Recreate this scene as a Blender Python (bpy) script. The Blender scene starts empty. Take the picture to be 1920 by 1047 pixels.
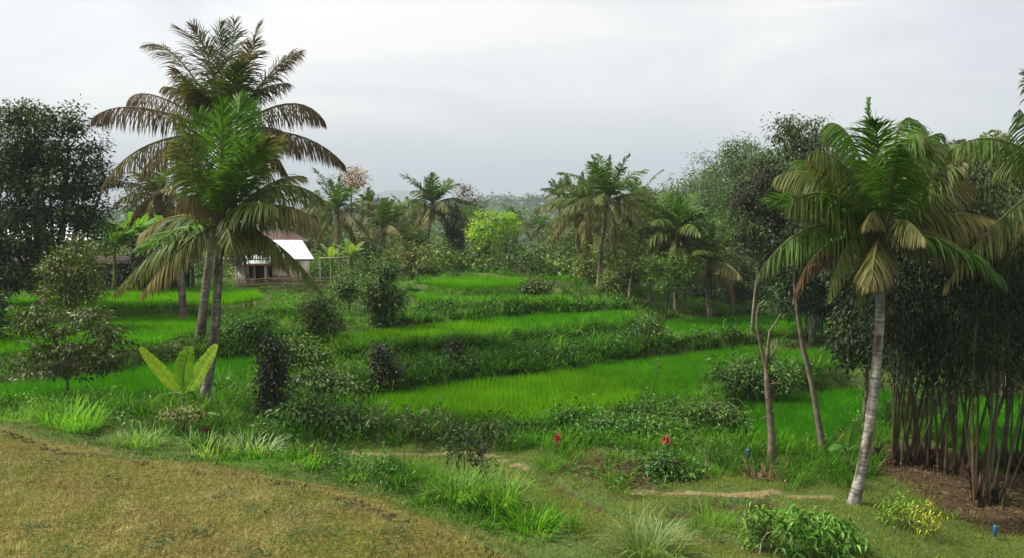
import bpy, math, random
import numpy as np
from mathutils import Vector, Matrix

# ------------------------------------------------------------------ camera, sky, sun, exposure
SC = bpy.context.scene
COL = SC.collection
F_PX, CX, CY = 1478.0, 960.0, 523.5        # the photograph's focal length and centre in its own pixels
PITCH = math.atan((CY - 400.0) / F_PX)
CAM = np.array([0.0, 0.0, 6.5])
cam_data = bpy.data.cameras.new('camera')
cam_data.sensor_width = 36.0
cam_data.lens = 36.0 * F_PX / 1920.0
cam_data.clip_start = 0.1
cam_data.clip_end = 20000.0
cam = bpy.data.objects.new('camera', cam_data)
cam.location = CAM.tolist()
cam.rotation_euler = (math.pi / 2 - PITCH, 0, 0)
COL.objects.link(cam)
SC.camera = cam

SUN_AZ, SUN_EL = math.radians(-84.0), math.radians(50.0)      # azimuth measured from the view direction, minus = left
sun_vec = Vector((math.sin(SUN_AZ) * math.cos(SUN_EL), math.cos(SUN_AZ) * math.cos(SUN_EL), math.sin(SUN_EL)))
sun_data = bpy.data.lights.new('sun', 'SUN')
sun_data.energy = 5.0
sun_data.angle = math.radians(4.0)
sun_data.color = (1.0, 0.94, 0.84)
sun = bpy.data.objects.new('sun', sun_data)
sun.rotation_euler = sun_vec.to_track_quat('Z', 'Y').to_euler()
COL.objects.link(sun)

world = bpy.data.worlds.new('World')
SC.world = world
world.use_nodes = True
nt = world.node_tree
nt.nodes.clear()
def wn(kind, **kw):
    n = nt.nodes.new(kind)
    for k, v in kw.items():
        setattr(n, k, v)
    return n
w_out = wn('ShaderNodeOutputWorld')
w_bg = wn('ShaderNodeBackground')
w_bg.inputs['Strength'].default_value = 0.1
w_sky = wn('ShaderNodeTexSky', sky_type='NISHITA', sun_disc=False)
w_sky.sun_elevation = SUN_EL
w_sky.sun_rotation = SUN_AZ
w_tc = wn('ShaderNodeTexCoord')
w_map = wn('ShaderNodeMapping')
w_map.inputs['Scale'].default_value = (1.0, 1.0, 3.4)
w_no = wn('ShaderNodeTexNoise')
w_no.inputs['Scale'].default_value = 2.1
w_no.inputs['Detail'].default_value = 4.0
w_no.inputs['Roughness'].default_value = 0.45
w_no.inputs['Distortion'].default_value = 0.5
w_ramp = wn('ShaderNodeValToRGB')
w_ramp.color_ramp.elements[0].position = 0.36
w_ramp.color_ramp.elements[0].color = (0.52, 0.54, 0.56, 1)
w_ramp.color_ramp.elements[1].position = 0.62
w_ramp.color_ramp.elements[1].color = (0.715, 0.705, 0.69, 1)
w_sep = wn('ShaderNodeSeparateXYZ')
w_hor = wn('ShaderNodeMapRange', interpolation_type='SMOOTHSTEP')
w_hor.inputs['From Min'].default_value = -0.02
w_hor.inputs['From Max'].default_value = 0.18
w_hmix = wn('ShaderNodeMix', data_type='RGBA')
w_hmix.inputs[6].default_value = (0.35, 0.40, 0.43, 1)      # thick air low over the horizon
# light scattered through the cloud round the hidden sun
w_dot = wn('ShaderNodeVectorMath', operation='DOT_PRODUCT')
w_dot.inputs[1].default_value = sun_vec
w_max = wn('ShaderNodeMath', operation='MAXIMUM'); w_max.inputs[1].default_value = 0.0
w_pow = wn('ShaderNodeMath', operation='POWER'); w_pow.inputs[1].default_value = 3.0
w_mul = wn('ShaderNodeMath', operation='MULTIPLY'); w_mul.inputs[1].default_value = 0.72
w_add = wn('ShaderNodeVectorMath', operation='ADD')
w_x10 = wn('ShaderNodeVectorMath', operation='SCALE'); w_x10.inputs['Scale'].default_value = 10.0
w_mix = wn('ShaderNodeMix', data_type='RGBA')
w_mix.inputs[0].default_value = 0.93
L = nt.links.new
L(w_tc.outputs['Generated'], w_map.inputs['Vector']); L(w_map.outputs[0], w_no.inputs['Vector'])
L(w_no.outputs['Fac'], w_ramp.inputs[0])
L(w_tc.outputs['Generated'], w_dot.inputs[0]); L(w_dot.outputs['Value'], w_max.inputs[0])
L(w_max.outputs[0], w_pow.inputs[0]); L(w_pow.outputs[0], w_mul.inputs[0])
L(w_tc.outputs['Generated'], w_sep.inputs[0]); L(w_sep.outputs['Z'], w_hor.inputs['Value']); L(w_hor.outputs[0], w_hmix.inputs[0]); L(w_ramp.outputs[0], w_hmix.inputs[7])
L(w_hmix.outputs[2], w_add.inputs[0]); L(w_mul.outputs[0], w_add.inputs[1])
L(w_add.outputs[0], w_x10.inputs[0])
L(w_sky.outputs[0], w_mix.inputs[6]); L(w_x10.outputs[0], w_mix.inputs[7])
L(w_mix.outputs[2], w_bg.inputs['Color']); L(w_bg.outputs[0], w_out.inputs['Surface'])

SC.view_settings.view_transform = 'Standard'
SC.view_settings.look = 'None'
SC.view_settings.exposure = 0.62
SC.view_settings.gamma = 1.0
SC.render.engine = 'CYCLES'
SC.cycles.max_bounces = 8
SC.cycles.diffuse_bounces = 3
SC.cycles.transmission_bounces = 4
SC.cycles.volume_bounces = 0
SC.cycles.use_denoising = True
SC.render.filter_size = 1.3
try:
    SC.cycles.denoiser = 'OPENIMAGEDENOISE'
    SC.cycles.denoising_prefilter = 'NONE'
except Exception:
    pass

# ------------------------------------------------------------------ helpers
rng = np.random.default_rng(11)
_c, _s = math.cos(PITCH), math.sin(PITCH)
def ray(px, py):
    a, b = (px - CX) / F_PX, -(py - CY) / F_PX
    return np.array([a, _c + b * _s, -_s + b * _c])
def at(px, py, d):                       # the point seen at a pixel of the photograph, d metres in front
    r = ray(px, py)
    return CAM + r * (d / r[1])
def on(px, py, z):                       # the same on a level plane
    r = ray(px, py)
    return CAM + r * ((z - CAM[2]) / r[2])

_tab = rng.random((256, 256))
def vnoise(x, y, scale=1.0, octs=3):     # smooth value noise, 0..1
    x = np.asarray(x, float) / scale; y = np.asarray(y, float) / scale
    out = 0; amp = 1; tot = 0
    for o in range(octs):
        xi, yi = np.floor(x).astype(int), np.floor(y).astype(int)
        fx, fy = x - xi, y - yi
        fx, fy = fx * fx * (3 - 2 * fx), fy * fy * (3 - 2 * fy)
        g = lambda i, j: _tab[(xi + i + 17 * o) & 255, (yi + j + 31 * o) & 255]
        out = out + amp * ((g(0, 0) * (1 - fx) + g(1, 0) * fx) * (1 - fy) + (g(0, 1) * (1 - fx) + g(1, 1) * fx) * fy)
        tot += amp; amp *= 0.5; x, y = x * 2.03, y * 2.03
    return out / tot
def unit(v):
    v = np.asarray(v, float)
    return v / np.maximum(np.linalg.norm(v, axis=-1, keepdims=True), 1e-9)
def smooth(a, b, x):
    t = np.clip((x - a) / (b - a), 0, 1)
    return t * t * (3 - 2 * t)
HAZE = 0.00042
UP = np.array([0., 0., 1.])

def set_tags(o, label=None, cat=None, group=None, kind=None):
    if label: o['label'] = label
    if cat: o['category'] = cat
    if group: o['group'] = group
    if kind: o['kind'] = kind
    return o
def empty(name, loc, label, cat, group=None):
    o = bpy.data.objects.new(name, None)
    o.empty_display_size = 0.2
    o.location = [float(v) for v in loc]
    COL.objects.link(o)
    return set_tags(o, label, cat, group)

class MB:
    """collects triangles in world space; build() links them as one mesh object"""
    def __init__(self):
        self.V, self.T, self.C, self.n = [], [], [], 0
    def add(self, V, T, C):
        V = np.asarray(V, float).reshape(-1, 3); T = np.asarray(T, int).reshape(-1, 3)
        C = np.asarray(C, float)
        if C.ndim == 1: C = np.repeat(C[None, :], len(V), 0)
        self.V.append(V); self.T.append(T + self.n); self.C.append(C); self.n += len(V)
    def build(self, name, mat, parent=None, shade_smooth=False, attrs=None):
        V = np.concatenate(self.V); T = np.concatenate(self.T); C = np.concatenate(self.C)
        if parent is not None:
            V = V - np.array(parent_origin(parent))
        me = bpy.data.meshes.new(name)
        me.vertices.add(len(V)); me.vertices.foreach_set('co', V.astype(np.float32).ravel())
        me.loops.add(len(T) * 3); me.loops.foreach_set('vertex_index', T.astype(np.int32).ravel())
        me.polygons.add(len(T)); me.polygons.foreach_set('loop_start', np.arange(0, len(T) * 3, 3, dtype=np.int32))
        if shade_smooth:
            me.polygons.foreach_set('use_smooth', np.ones(len(T), bool))
        ca = me.color_attributes.new('Col', 'FLOAT_COLOR', 'POINT')
        ca.data.foreach_set('color', np.concatenate([C, np.ones((len(C), 1))], 1).astype(np.float32).ravel())
        for k, v in (attrs or {}).items():
            a = me.attributes.new(k, 'FLOAT', 'POINT'); a.data.foreach_set('value', np.asarray(v, np.float32))
        me.update(calc_edges=True)
        me.materials.append(mat)
        o = bpy.data.objects.new(name, me)
        COL.objects.link(o)
        if parent is not None: o.parent = parent
        return o
def parent_origin(o):
    p = np.zeros(3)
    while o is not None:
        p = p + np.array(o.location); o = o.parent
    return p

def blades(mb, P, az, Ln, W, lean, bend, col, segs=1, tip=None):
    P = np.asarray(P, float); n = len(P)
    if n == 0: return
    az, Ln, W, lean, bend = [np.broadcast_to(np.asarray(v, float), (n,)) for v in (az, Ln, W, lean, bend)]
    col = np.broadcast_to(np.asarray(col, float), (n, 3))
    tip = col if tip is None else np.broadcast_to(np.asarray(tip, float), (n, 3))
    d = np.stack([np.cos(az), np.sin(az), np.zeros(n)], 1)
    s = np.stack([-np.sin(az), np.cos(az), np.zeros(n)], 1)
    pos = P.copy(); vs, cs = [], []
    for k in range(segs + 1):
        t = k / segs
        c = col * (1 - t) + tip * t
        if k < segs:
            w = (W * (0.75 if k == 0 else 1.0) * (1 - t) ** 0.5 * 0.5)[:, None]
            vs += [pos - s * w, pos + s * w]; cs += [c, c]
        else:
            vs.append(pos.copy()); cs.append(c)
        th = lean + bend * (t + 0.5 / segs)
        pos = pos + (Ln / segs)[:, None] * (d * np.sin(th)[:, None] + UP * np.cos(th)[:, None])
    nv = 2 * segs + 1
    V = np.stack(vs, 1).reshape(-1, 3); C = np.stack(cs, 1).reshape(-1, 3)
    tr = []
    for k in range(segs - 1):
        a = 2 * k; tr += [[a, a + 1, a + 3], [a, a + 3, a + 2]]
    a = 2 * (segs - 1); tr.append([a, a + 1, a + 2])
    T = (np.arange(n)[:, None, None] * nv + np.array(tr)[None]).reshape(-1, 3)
    mb.add(V, T, C)

def leaves(mb, P, D, N, Ln, W, col, fold=0.12, sag=0.12):
    P = np.asarray(P, float); n = len(P)
    if n == 0: return
    D = unit(D); S = unit(np.cross(D, N)); N = unit(np.cross(S, D))
    Ln = np.broadcast_to(Ln, (n,))[:, None]; W = np.broadcast_to(W, (n,))[:, None]
    mid = P + D * Ln * 0.45
    V = np.stack([P, mid + S * W * .5 + N * W * fold, P + D * Ln - UP * Ln * sag, mid - S * W * .5 + N * W * fold], 1).reshape(-1, 3)
    T = (np.arange(n)[:, None, None] * 4 + np.array([[0, 1, 2], [0, 2, 3]])[None]).reshape(-1, 3)
    C = np.repeat(np.broadcast_to(np.asarray(col, float), (n, 3)), 4, 0)
    mb.add(V, T, C)

def tube(mb, pts, rad, sides=7, col=(.2, .17, .13), jit=0.0, cap=True):
    pts = np.asarray(pts, float); m = len(pts); rad = np.broadcast_to(np.asarray(rad, float), (m,))
    tan = unit(np.gradient(pts, axis=0))
    ref = np.array([0.31, 0.95, 0.05]) if abs(tan[0][1]) < 0.9 else np.array([1., 0, 0])
    A = unit(np.cross(tan, ref)); B = np.cross(tan, A)
    ang = np.arange(sides) * 2 * math.pi / sides
    r = rad[:, None] * (1 + jit * (rng.random((m, sides)) - .5))
    V = pts[:, None, :] + r[:, :, None] * (np.cos(ang)[None, :, None] * A[:, None, :] + np.sin(ang)[None, :, None] * B[:, None, :])
    V = V.reshape(-1, 3); T = []
    for i in range(m - 1):
        for j in range(sides):
            a, b = i * sides + j, i * sides + (j + 1) % sides
            T += [[a, b, b + sides], [a, b + sides, a + sides]]
    if cap:
        for j in range(1, sides - 1):
            T.append([(m - 1) * sides, (m - 1) * sides + j, (m - 1) * sides + j + 1])
    C = np.asarray(col, float)
    if C.ndim == 2 and len(C) == m: C = np.repeat(C, sides, 0)
    mb.add(V, T, C)

def box(mb, lo, hi, col, rotz=0.0, origin=None):
    lo, hi = np.asarray(lo, float), np.asarray(hi, float)
    V = np.array([[lo[0] if i & 1 == 0 else hi[0], lo[1] if i & 2 == 0 else hi[1], lo[2] if i & 4 == 0 else hi[2]] for i in range(8)])
    if rotz:
        o = np.asarray(origin if origin is not None else (lo + hi) / 2); c, s = math.cos(rotz), math.sin(rotz)
        Q = V - o; V = o + np.stack([Q[:, 0] * c - Q[:, 1] * s, Q[:, 0] * s + Q[:, 1] * c, Q[:, 2]], 1)
    T = [[0, 2, 3], [0, 3, 1], [4, 5, 7], [4, 7, 6], [0, 1, 5], [0, 5, 4], [2, 6, 7], [2, 7, 3], [0, 4, 6], [0, 6, 2], [1, 3, 7], [1, 7, 5]]
    mb.add(V, T, col)
def bez(P0, P1, P2, t):
    t = np.asarray(t, float)[:, None]
    return (1 - t) ** 2 * P0 + 2 * t * (1 - t) * P1 + t * t * P2

# ------------------------------------------------------------------ materials
def new_mat(name):
    m = bpy.data.materials.new(name); m.use_nodes = True
    n = m.node_tree; n.nodes.clear()
    out = n.nodes.new('ShaderNodeOutputMaterial')
    return m, n, out
def col_source(n, var=0.25, scale=3.0):
    """vertex colour times a little procedural variation"""
    at_ = n.nodes.new('ShaderNodeAttribute'); at_.attribute_name = 'Col'
    tc = n.nodes.new('ShaderNodeTexCoord')
    no = n.nodes.new('ShaderNodeTexNoise'); no.inputs['Scale'].default_value = scale; no.inputs['Detail'].default_value = 3
    mr = n.nodes.new('ShaderNodeMapRange')
    mr.inputs['From Min'].default_value = 0.3; mr.inputs['From Max'].default_value = 0.7
    mr.inputs['To Min'].default_value = 1 - var; mr.inputs['To Max'].default_value = 1 + var
    mx = n.nodes.new('ShaderNodeVectorMath'); mx.operation = 'SCALE'
    n.links.new(tc.outputs['Object'], no.inputs['Vector']); n.links.new(no.outputs['Fac'], mr.inputs['Value'])
    n.links.new(at_.outputs['Color'], mx.inputs[0]); n.links.new(mr.outputs[0], mx.inputs['Scale'])
    return mx.outputs[0], no, tc
def leaf_mat(name, trans=0.35, rough=0.55, spec=0.3, var=0.25, scale=3.0, tint=(1.25, 1.3, 0.4)):
    m, n, out = new_mat(name)
    c, no, tc = col_source(n, var, scale)
    p = n.nodes.new('ShaderNodeBsdfPrincipled')
    p.inputs['Roughness'].default_value = rough; p.inputs['Specular IOR Level'].default_value = spec
    t = n.nodes.new('ShaderNodeBsdfTranslucent')
    tm = n.nodes.new('ShaderNodeVectorMath'); tm.operation = 'MULTIPLY'; tm.inputs[1].default_value = tint
    mx = n.nodes.new('ShaderNodeMixShader'); mx.inputs[0].default_value = trans
    n.links.new(c, p.inputs['Base Color']); n.links.new(c, tm.inputs[0]); n.links.new(tm.outputs[0], t.inputs['Color'])
    n.links.new(p.outputs[0], mx.inputs[1]); n.links.new(t.outputs[0], mx.inputs[2]); n.links.new(mx.outputs[0], out.inputs['Surface'])
    return m
def solid_mat(name, rough=0.85, spec=0.2, var=0.3, scale=8.0, bump=0.4, dist=0.02, metal=0.0):
    m, n, out = new_mat(name)
    c, no, tc = col_source(n, var, scale)
    p = n.nodes.new('ShaderNodeBsdfPrincipled')
    p.inputs['Roughness'].default_value = rough; p.inputs['Specular IOR Level'].default_value = spec; p.inputs['Metallic'].default_value = metal
    n2 = n.nodes.new('ShaderNodeTexNoise'); n2.inputs['Scale'].default_value = scale * 4; n2.inputs['Detail'].default_value = 5
    b = n.nodes.new('ShaderNodeBump'); b.inputs['Strength'].default_value = bump; b.inputs['Distance'].default_value = dist
    n.links.new(tc.outputs['Object'], n2.inputs['Vector']); n.links.new(n2.outputs['Fac'], b.inputs['Height'])
    n.links.new(b.outputs[0], p.inputs['Normal']); n.links.new(c, p.inputs['Base Color']); n.links.new(p.outputs[0], out.inputs['Surface'])
    return m
M_RICE = leaf_mat('rice_leaf', 0.45, 0.7, 0.03, 0.1, 0.6)
M_GRASS = leaf_mat('grass_blade', 0.42, 0.6, 0.07, 0.2, 1.2)
M_DRY = leaf_mat('dry_grass_blade', 0.25, 0.8, 0.1, 0.2, 1.5, (1.1, 1.05, 0.8))
M_LEAF = leaf_mat('tree_leaf', 0.2, 0.45, 0.22, 0.3, 0.9)
M_PALM = leaf_mat('palm_leaflet', 0.3, 0.5, 0.14, 0.2, 1.5, (1.2, 1.2, 0.6))
M_BANANA = leaf_mat('banana_leaf', 0.5, 0.45, 0.25, 0.15, 6.0, (1.3, 1.25, 0.5))
M_FAR = leaf_mat('distant_leaf', 0.2, 0.8, 0.1, 0.35, 0.08)
M_BARK = solid_mat('bark', 0.9, 0.15, 0.4, 5.0, 0.7, 0.03)
M_PALMBARK = solid_mat('palm_bark', 0.88, 0.15, 0.35, 9.0, 0.6, 0.02)
M_CULM = solid_mat('bamboo_culm', 0.55, 0.35, 0.3, 3.0, 0.25, 0.01)
M_WALL = solid_mat('plaster', 0.9, 0.1, 0.08, 2.0, 0.2, 0.01)
M_ROOF = solid_mat('sheet_roof', 0.45, 0.4, 0.08, 1.2, 0.15, 0.01)
M_WOOD = solid_mat('weathered_wood', 0.85, 0.15, 0.35, 4.0, 0.5, 0.01)
M_PLASTIC = solid_mat('plastic', 0.3, 0.5, 0.06, 4.0, 0.05, 0.002)
M_FRUIT = solid_mat('coconut_husk', 0.6, 0.3, 0.25, 8.0, 0.2, 0.01)
M_PETAL = leaf_mat('red_leaf', 0.35, 0.4, 0.35, 0.2, 8.0, (1.3, 0.9, 0.9))

# ------------------------------------------------------------------ terrain
def poly_px(pts, z): return np.array([on(x, y, z)[:2] for x, y in pts])
FIELDS = [   # name of the rice stand, level, colour, height, label, outline in the photograph's pixels
 (0.30, (0.102, 0.262, .003), .30, 'light green rice stand of the wide central terrace', [(690,750),(850,724),(1065,699),(1110,713),(1200,744),(1185,768),(1120,778),(1000,797),(860,808),(740,800),(700,775)]),
 (0.30, (0.063, 0.220, .003), .30, 'deeper green rice stand joining the central terrace on its right', [(1070,698),(1160,686),(1300,668),(1425,652),(1425,668),(1345,695),(1308,722),(1312,752),(1205,748),(1115,714)]),
 (1.30, (0.116, 0.262, .003), .32, 'yellowish rice stand on the terrace above the central one', [(622,640),(740,622),(872,607),(965,624),(900,640),(760,652),(632,657)]),
 (1.30, (0.063, 0.226, .003), .32, 'bright green rice strip below the grassy hillock', [(882,606),(1000,597),(1185,588),(1192,602),(1060,622),(972,630),(915,615)]),
 (0.55, (0.061, 0.220, .003), .32, 'rice stand before the dark trees right of centre', [(1245,608),(1300,602),(1420,598),(1545,604),(1550,626),(1400,633),(1300,640),(1250,634)]),
 (0.30, (0.063, 0.213, .003), .30, 'small rice patch glimpsed behind the leaning bare trunk', [(1440,668),(1560,655),(1640,660),(1640,690),(1500,694)]),
 (-0.50, (0.047, 0.195, .003), .34, 'deep green rice stand behind the dead tree', [(1388,768),(1470,750),(1600,737),(1690,742),(1650,792),(1590,804),(1545,836),(1420,842),(1398,805)]),
 (-0.50, (0.053, 0.220, .003), .32, 'rice stand seen between the bamboo culms at the right edge', [(1790,760),(1860,748),(2060,742),(2120,880),(1900,872),(1800,850),(1720,810)]),
 (0.70, (0.053, 0.207, .003), .36, 'rice stand behind the young banana plant', [(-160,752),(100,720),(240,706),(300,691),(490,679),(496,701),(400,727),(260,750),(100,767),(-160,778)]),
 (1.50, (0.079, 0.244, .003), .34, 'rice stand behind the small layered tree', [(-120,642),(60,624),(250,601),(366,599),(372,626),(300,646),(150,665),(-120,676)]),
 (1.85, (0.085, 0.245, .003), .30, 'narrow grassy strip on the front step of the hillock', [(765,557),(880,548),(1000,548),(1065,561),(960,568),(820,568)]),
 (2.40, (0.085, 0.245, .003), .30, 'uppermost narrow grassy strip on the hillock', [(785,533),(870,523),(985,528),(1000,537),(870,541)]),
 (2.00, (0.105, 0.275, .003), .34, 'bright rice strip in front of the dark wooden shed', [(-120,578),(60,566),(200,554),(340,549),(480,549),(492,562),(430,573),(200,582),(-120,600)]),
]
for i, f in enumerate(FIELDS):
    FIELDS[i] = f + (poly_px(f[4], f[0]),)
LAWN_Z = 1.4
LAWN = np.concatenate([poly_px([(-500,775),(-200,785),(0,800),(150,840),(300,862),(450,876),(550,892),(700,927),(800,962),(900,1003),(1000,1050)], LAWN_Z), np.array([[2.2, 8.0], [4.0, 3.0], [-60, 3.0]])])
CTRL = [(60,786,1.15),(-200,770,1.15),(300,842,1.0),(520,866,.85),(700,890,.6),(850,930,.42),(1000,985,.3),(1150,1040,.2),
 (540,852,.45),(640,845,.3),(760,850,.22),(850,852,.2),(1000,870,.12),(1050,890,.08),(900,900,.2),(980,930,.2),(1100,930,.05),(1200,935,0),(1400,925,-.08),(1560,938,-.12),
 (1600,946,-.12),(1700,960,-.2),(1850,975,-.4),(1900,1047,-.3),(1500,1047,.02),(1300,1047,.08),(1700,885,-.1),(1800,890,-.2),(1900,905,-.4),(1660,850,-.1),
 (1450,885,-.15),(1550,865,-.25),(1380,860,-.05),(1250,880,.0),(1100,880,.02),(560,800,.5),(640,770,.45),(520,700,.9),(600,680,1.0),(520,640,1.4),(560,600,1.65),(660,560,1.9),
 (740,588,1.6),(760,545,2.15),(880,516,2.7),(1000,525,2.5),(1110,566,1.7),(1060,548,2.1),(640,542,2.05),(820,560,1.9),(950,560,1.9),(470,548,2.05),(600,543,2.0),(250,546,2.1),(100,546,2.1),(-200,546,2.1),
 (1300,594,.85),(1450,590,.8),(1540,597,.7),(1360,722,.45),(1440,720,.35),(1500,720,.15),(1390,690,.5),(410,600,1.75),(420,660,1.25),(450,760,.75),(350,780,.85),(200,780,.95),(1215,640,.9),(1225,612,1.1)]
CP = np.array([on(x, y, z) for x, y, z in CTRL])
CP = np.concatenate([CP, np.array([[x, 60 if x < 20 else 56, 1.3 if x < 5 else .7] for x in range(-70, 71, 12)] + [[x, 74, .2] for x in range(-80, 81, 20)] + [[-30, 48, 2.0], [-20, 52, 1.4], [-14, 52, 1.3]]
     + [[x, 8, -.1] for x in (6, 10, 16, 24)] + [[26, 18, -.5], [30, 30, -.4], [34, 42, .2]], float)])

def inpoly(x, y, P):
    r = np.zeros(x.shape, bool); n = len(P)
    for i in range(n):
        x0, y0 = P[i]; x1, y1 = P[(i + 1) % n]
        c = (y0 > y) != (y1 > y)
        r ^= c & (x < (x1 - x0) * (y - y0) / (y1 - y0 + 1e-12) + x0)
    return r
def segdist(x, y, P, closed=True):
    d = np.full(x.shape, 1e9); n = len(P)
    for i in range(n if closed else n - 1):
        a, b = P[i], P[(i + 1) % n]; e = b - a
        t = np.clip(((x - a[0]) * e[0] + (y - a[1]) * e[1]) / (e @ e + 1e-12), 0, 1)
        d = np.minimum(d, np.hypot(x - a[0] - t * e[0], y - a[1] - t * e[1]))
    return d
def sdist(x, y, P):
    d = segdist(x, y, P)
    return np.where(inpoly(x, y, P), -d, d)
def poly_blob(pts, z): return poly_px(pts, z)
PATHS = [(np.array([on(x, y, z)[:2] for x, y, z in [(470,868,.6),(540,853,.45),(610,845,.33),(680,846,.27),(760,851,.22),(850,852,.2),(920,862,.16),(985,880,.12)]]), .13),
         (np.array([on(x, y, z)[:2] for x, y, z in [(1170,918,0),(1280,926,0),(1380,930,-.05),(1450,929,-.1),(1520,934,-.1),(1570,940,-.12)]]), .13)]
SOIL = [poly_px([(1640,850),(1700,835),(1790,850),(1860,880),(1930,880),(2050,900),(2050,990),(1900,985),(1830,965),(1760,935),(1690,905),(1640,890)], -.2),
        poly_px([(1040,868),(1120,850),(1200,858),(1240,890),(1250,915),(1150,905),(1070,885)], .1)]
RUTS = [(np.array([on(x, y, z)[:2] for x, y, z in [(1020,895,.1),(1070,915,.1),(1120,938,.1),(1180,965,.08),(1250,985,.06),(1330,1005,.05),(1420,1030,.03)]]), .16),
        (np.array([on(x, y, z)[:2] for x, y, z in [(1262,962,.02),(1300,958,.0),(1350,948,0),(1410,944,-.05),(1450,942,-.08)]]), .2)]
LAWN_EDGE = LAWN[:11]

def height_near(x, y):
    num = 0; den = 0
    for c in CP:
        w = 1.0 / ((x - c[0]) ** 2 + (y - c[1]) ** 2 + .25) ** 1.7
        num = num + w * c[2]; den = den + w
    z = num / den
    z = z + (vnoise(x, y, 2.5, 3) - .5) * .28 + (vnoise(x + 40, y, .7, 2) - .5) * .09
    sd = sdist(x, y, LAWN)
    lz = LAWN_Z + (vnoise(x, y, 4.0, 2) - .5) * .14 + (vnoise(x, y, .6, 2) - .5) * .03
    z = lz - .07 * np.exp(-((sd + .35 + .5 * (vnoise(x, y, 2.0, 2) - .5)) / .22) ** 2) * smooth(.3, .5, vnoise(x, y, 1.1, 3)) + (z - lz) * smooth(-.2, 1.5, sd + (vnoise(x, y, .9, 2) - .5) * .6)
    for f in FIELDS:
        sd = sdist(x, y, f[5])
        w = smooth(.12, .75, sd)
        z = np.where(w < 1, f[0] + (z - f[0]) * w, z)
    for P, w in RUTS:
        z = z - .30 * np.exp(-(segdist(x, y, P, False) / w) ** 2)
    return z
def height_far(x, y):
    r = np.abs(x) / np.maximum(y, 1)
    z = -.8 - 16.0 * smooth(72, 200, y) + 29 * smooth(300, 740, y) * (.70 + .30 * smooth(-120, 60, x + 40 * np.sin(y / 90))) - 20 * smooth(800, 1300, y)
    z = z + (vnoise(x, y, 90, 3) - .5) * 12 * smooth(130, 300, y) * (1 - smooth(1100, 1500, y))
    z = z + 20 * smooth(12, 48, x - .1 * y) * smooth(75, 110, y) * (1 - smooth(170, 300, y))
    return z
def height(x, y):
    x, y = np.asarray(x, float), np.asarray(y, float)
    w = smooth(64, 82, np.maximum(y, np.abs(x) * 1.15))
    zn = height_near(x, y)
    return zn * (1 - w) + height_far(x, y) * w
def axis(lo, hi, step, far, back, grow=1.18):
    a = list(np.arange(lo, hi + 1e-6, step)); s = step
    while a[-1] < far: s *= grow; a.append(a[-1] + s)
    s = step
    while a[0] > -back: s *= grow; a.insert(0, a[0] - s)
    return np.array(a)
GX = axis(-38, 38, .27, 3300., 3300.); GY = axis(9, 64, .26, 4900., 40.)
GXX, GYY = np.meshgrid(GX, GY)
GZ = height(GXX, GYY)
def terr(x, y):
    x, y = np.asarray(x, float), np.asarray(y, float)
    i = np.clip(np.searchsorted(GX, x) - 1, 0, len(GX) - 2); j = np.clip(np.searchsorted(GY, y) - 1, 0, len(GY) - 2)
    fx = np.clip((x - GX[i]) / (GX[i + 1] - GX[i]), 0, 1); fy = np.clip((y - GY[j]) / (GY[j + 1] - GY[j]), 0, 1)
    return (GZ[j, i] * (1 - fx) + GZ[j, i + 1] * fx) * (1 - fy) + (GZ[j + 1, i] * (1 - fx) + GZ[j + 1, i + 1] * fx) * fy
def gp(px, py):                           # where the ground is seen at a pixel
    r = ray(px, py); t = np.arange(6, 120, .04)[:, None]
    Q = CAM + r * t
    h = Q[:, 2] - terr(Q[:, 0], Q[:, 1])
    k = np.argmax(h < 0)
    q = Q[k]; return np.array([q[0], q[1], float(terr(q[0], q[1]))])
def foot(px, d, py=560):                  # the ground under a pixel column at a given distance
    q = at(px, py, d); return np.array([q[0], q[1], float(terr(q[0], q[1]))])

lawn_sd = sdist(GXX, GYY, LAWN)
z_dry = 1 - smooth(-.5, .5, lawn_sd + .8 * (vnoise(GXX, GYY, .8, 3) - .5))
z_path = np.maximum.reduce([1 - smooth(w * .5, w * 1.6, segdist(GXX, GYY, P, False)) for P, w in PATHS])
z_soil = np.maximum.reduce([(1 - smooth(-.3, .5, sdist(GXX, GYY, P))) * (1.0 if i == 0 else .62) for i, P in enumerate(SOIL)] + [(1 - smooth(w * .4, w * 1.5, segdist(GXX, GYY, P, False))) * .9 for P, w in RUTS]
     + [np.clip(1.5 * vnoise(GXX, GYY, 1.1, 3) - .05, 0, 1) * .9 * (1 - smooth(.02, .22, np.abs(lawn_sd + .35 + .5 * (vnoise(GXX, GYY, 2.0, 2) - .5))))])
gy_, gx_ = np.gradient(GZ, GY, GX)
slope = np.hypot(gx_, gy_)
field_sd = np.minimum.reduce([sdist(GXX, GYY, f[5]) for f in FIELDS])
z_mud = 1 - smooth(.0, .25, field_sd)

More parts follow.
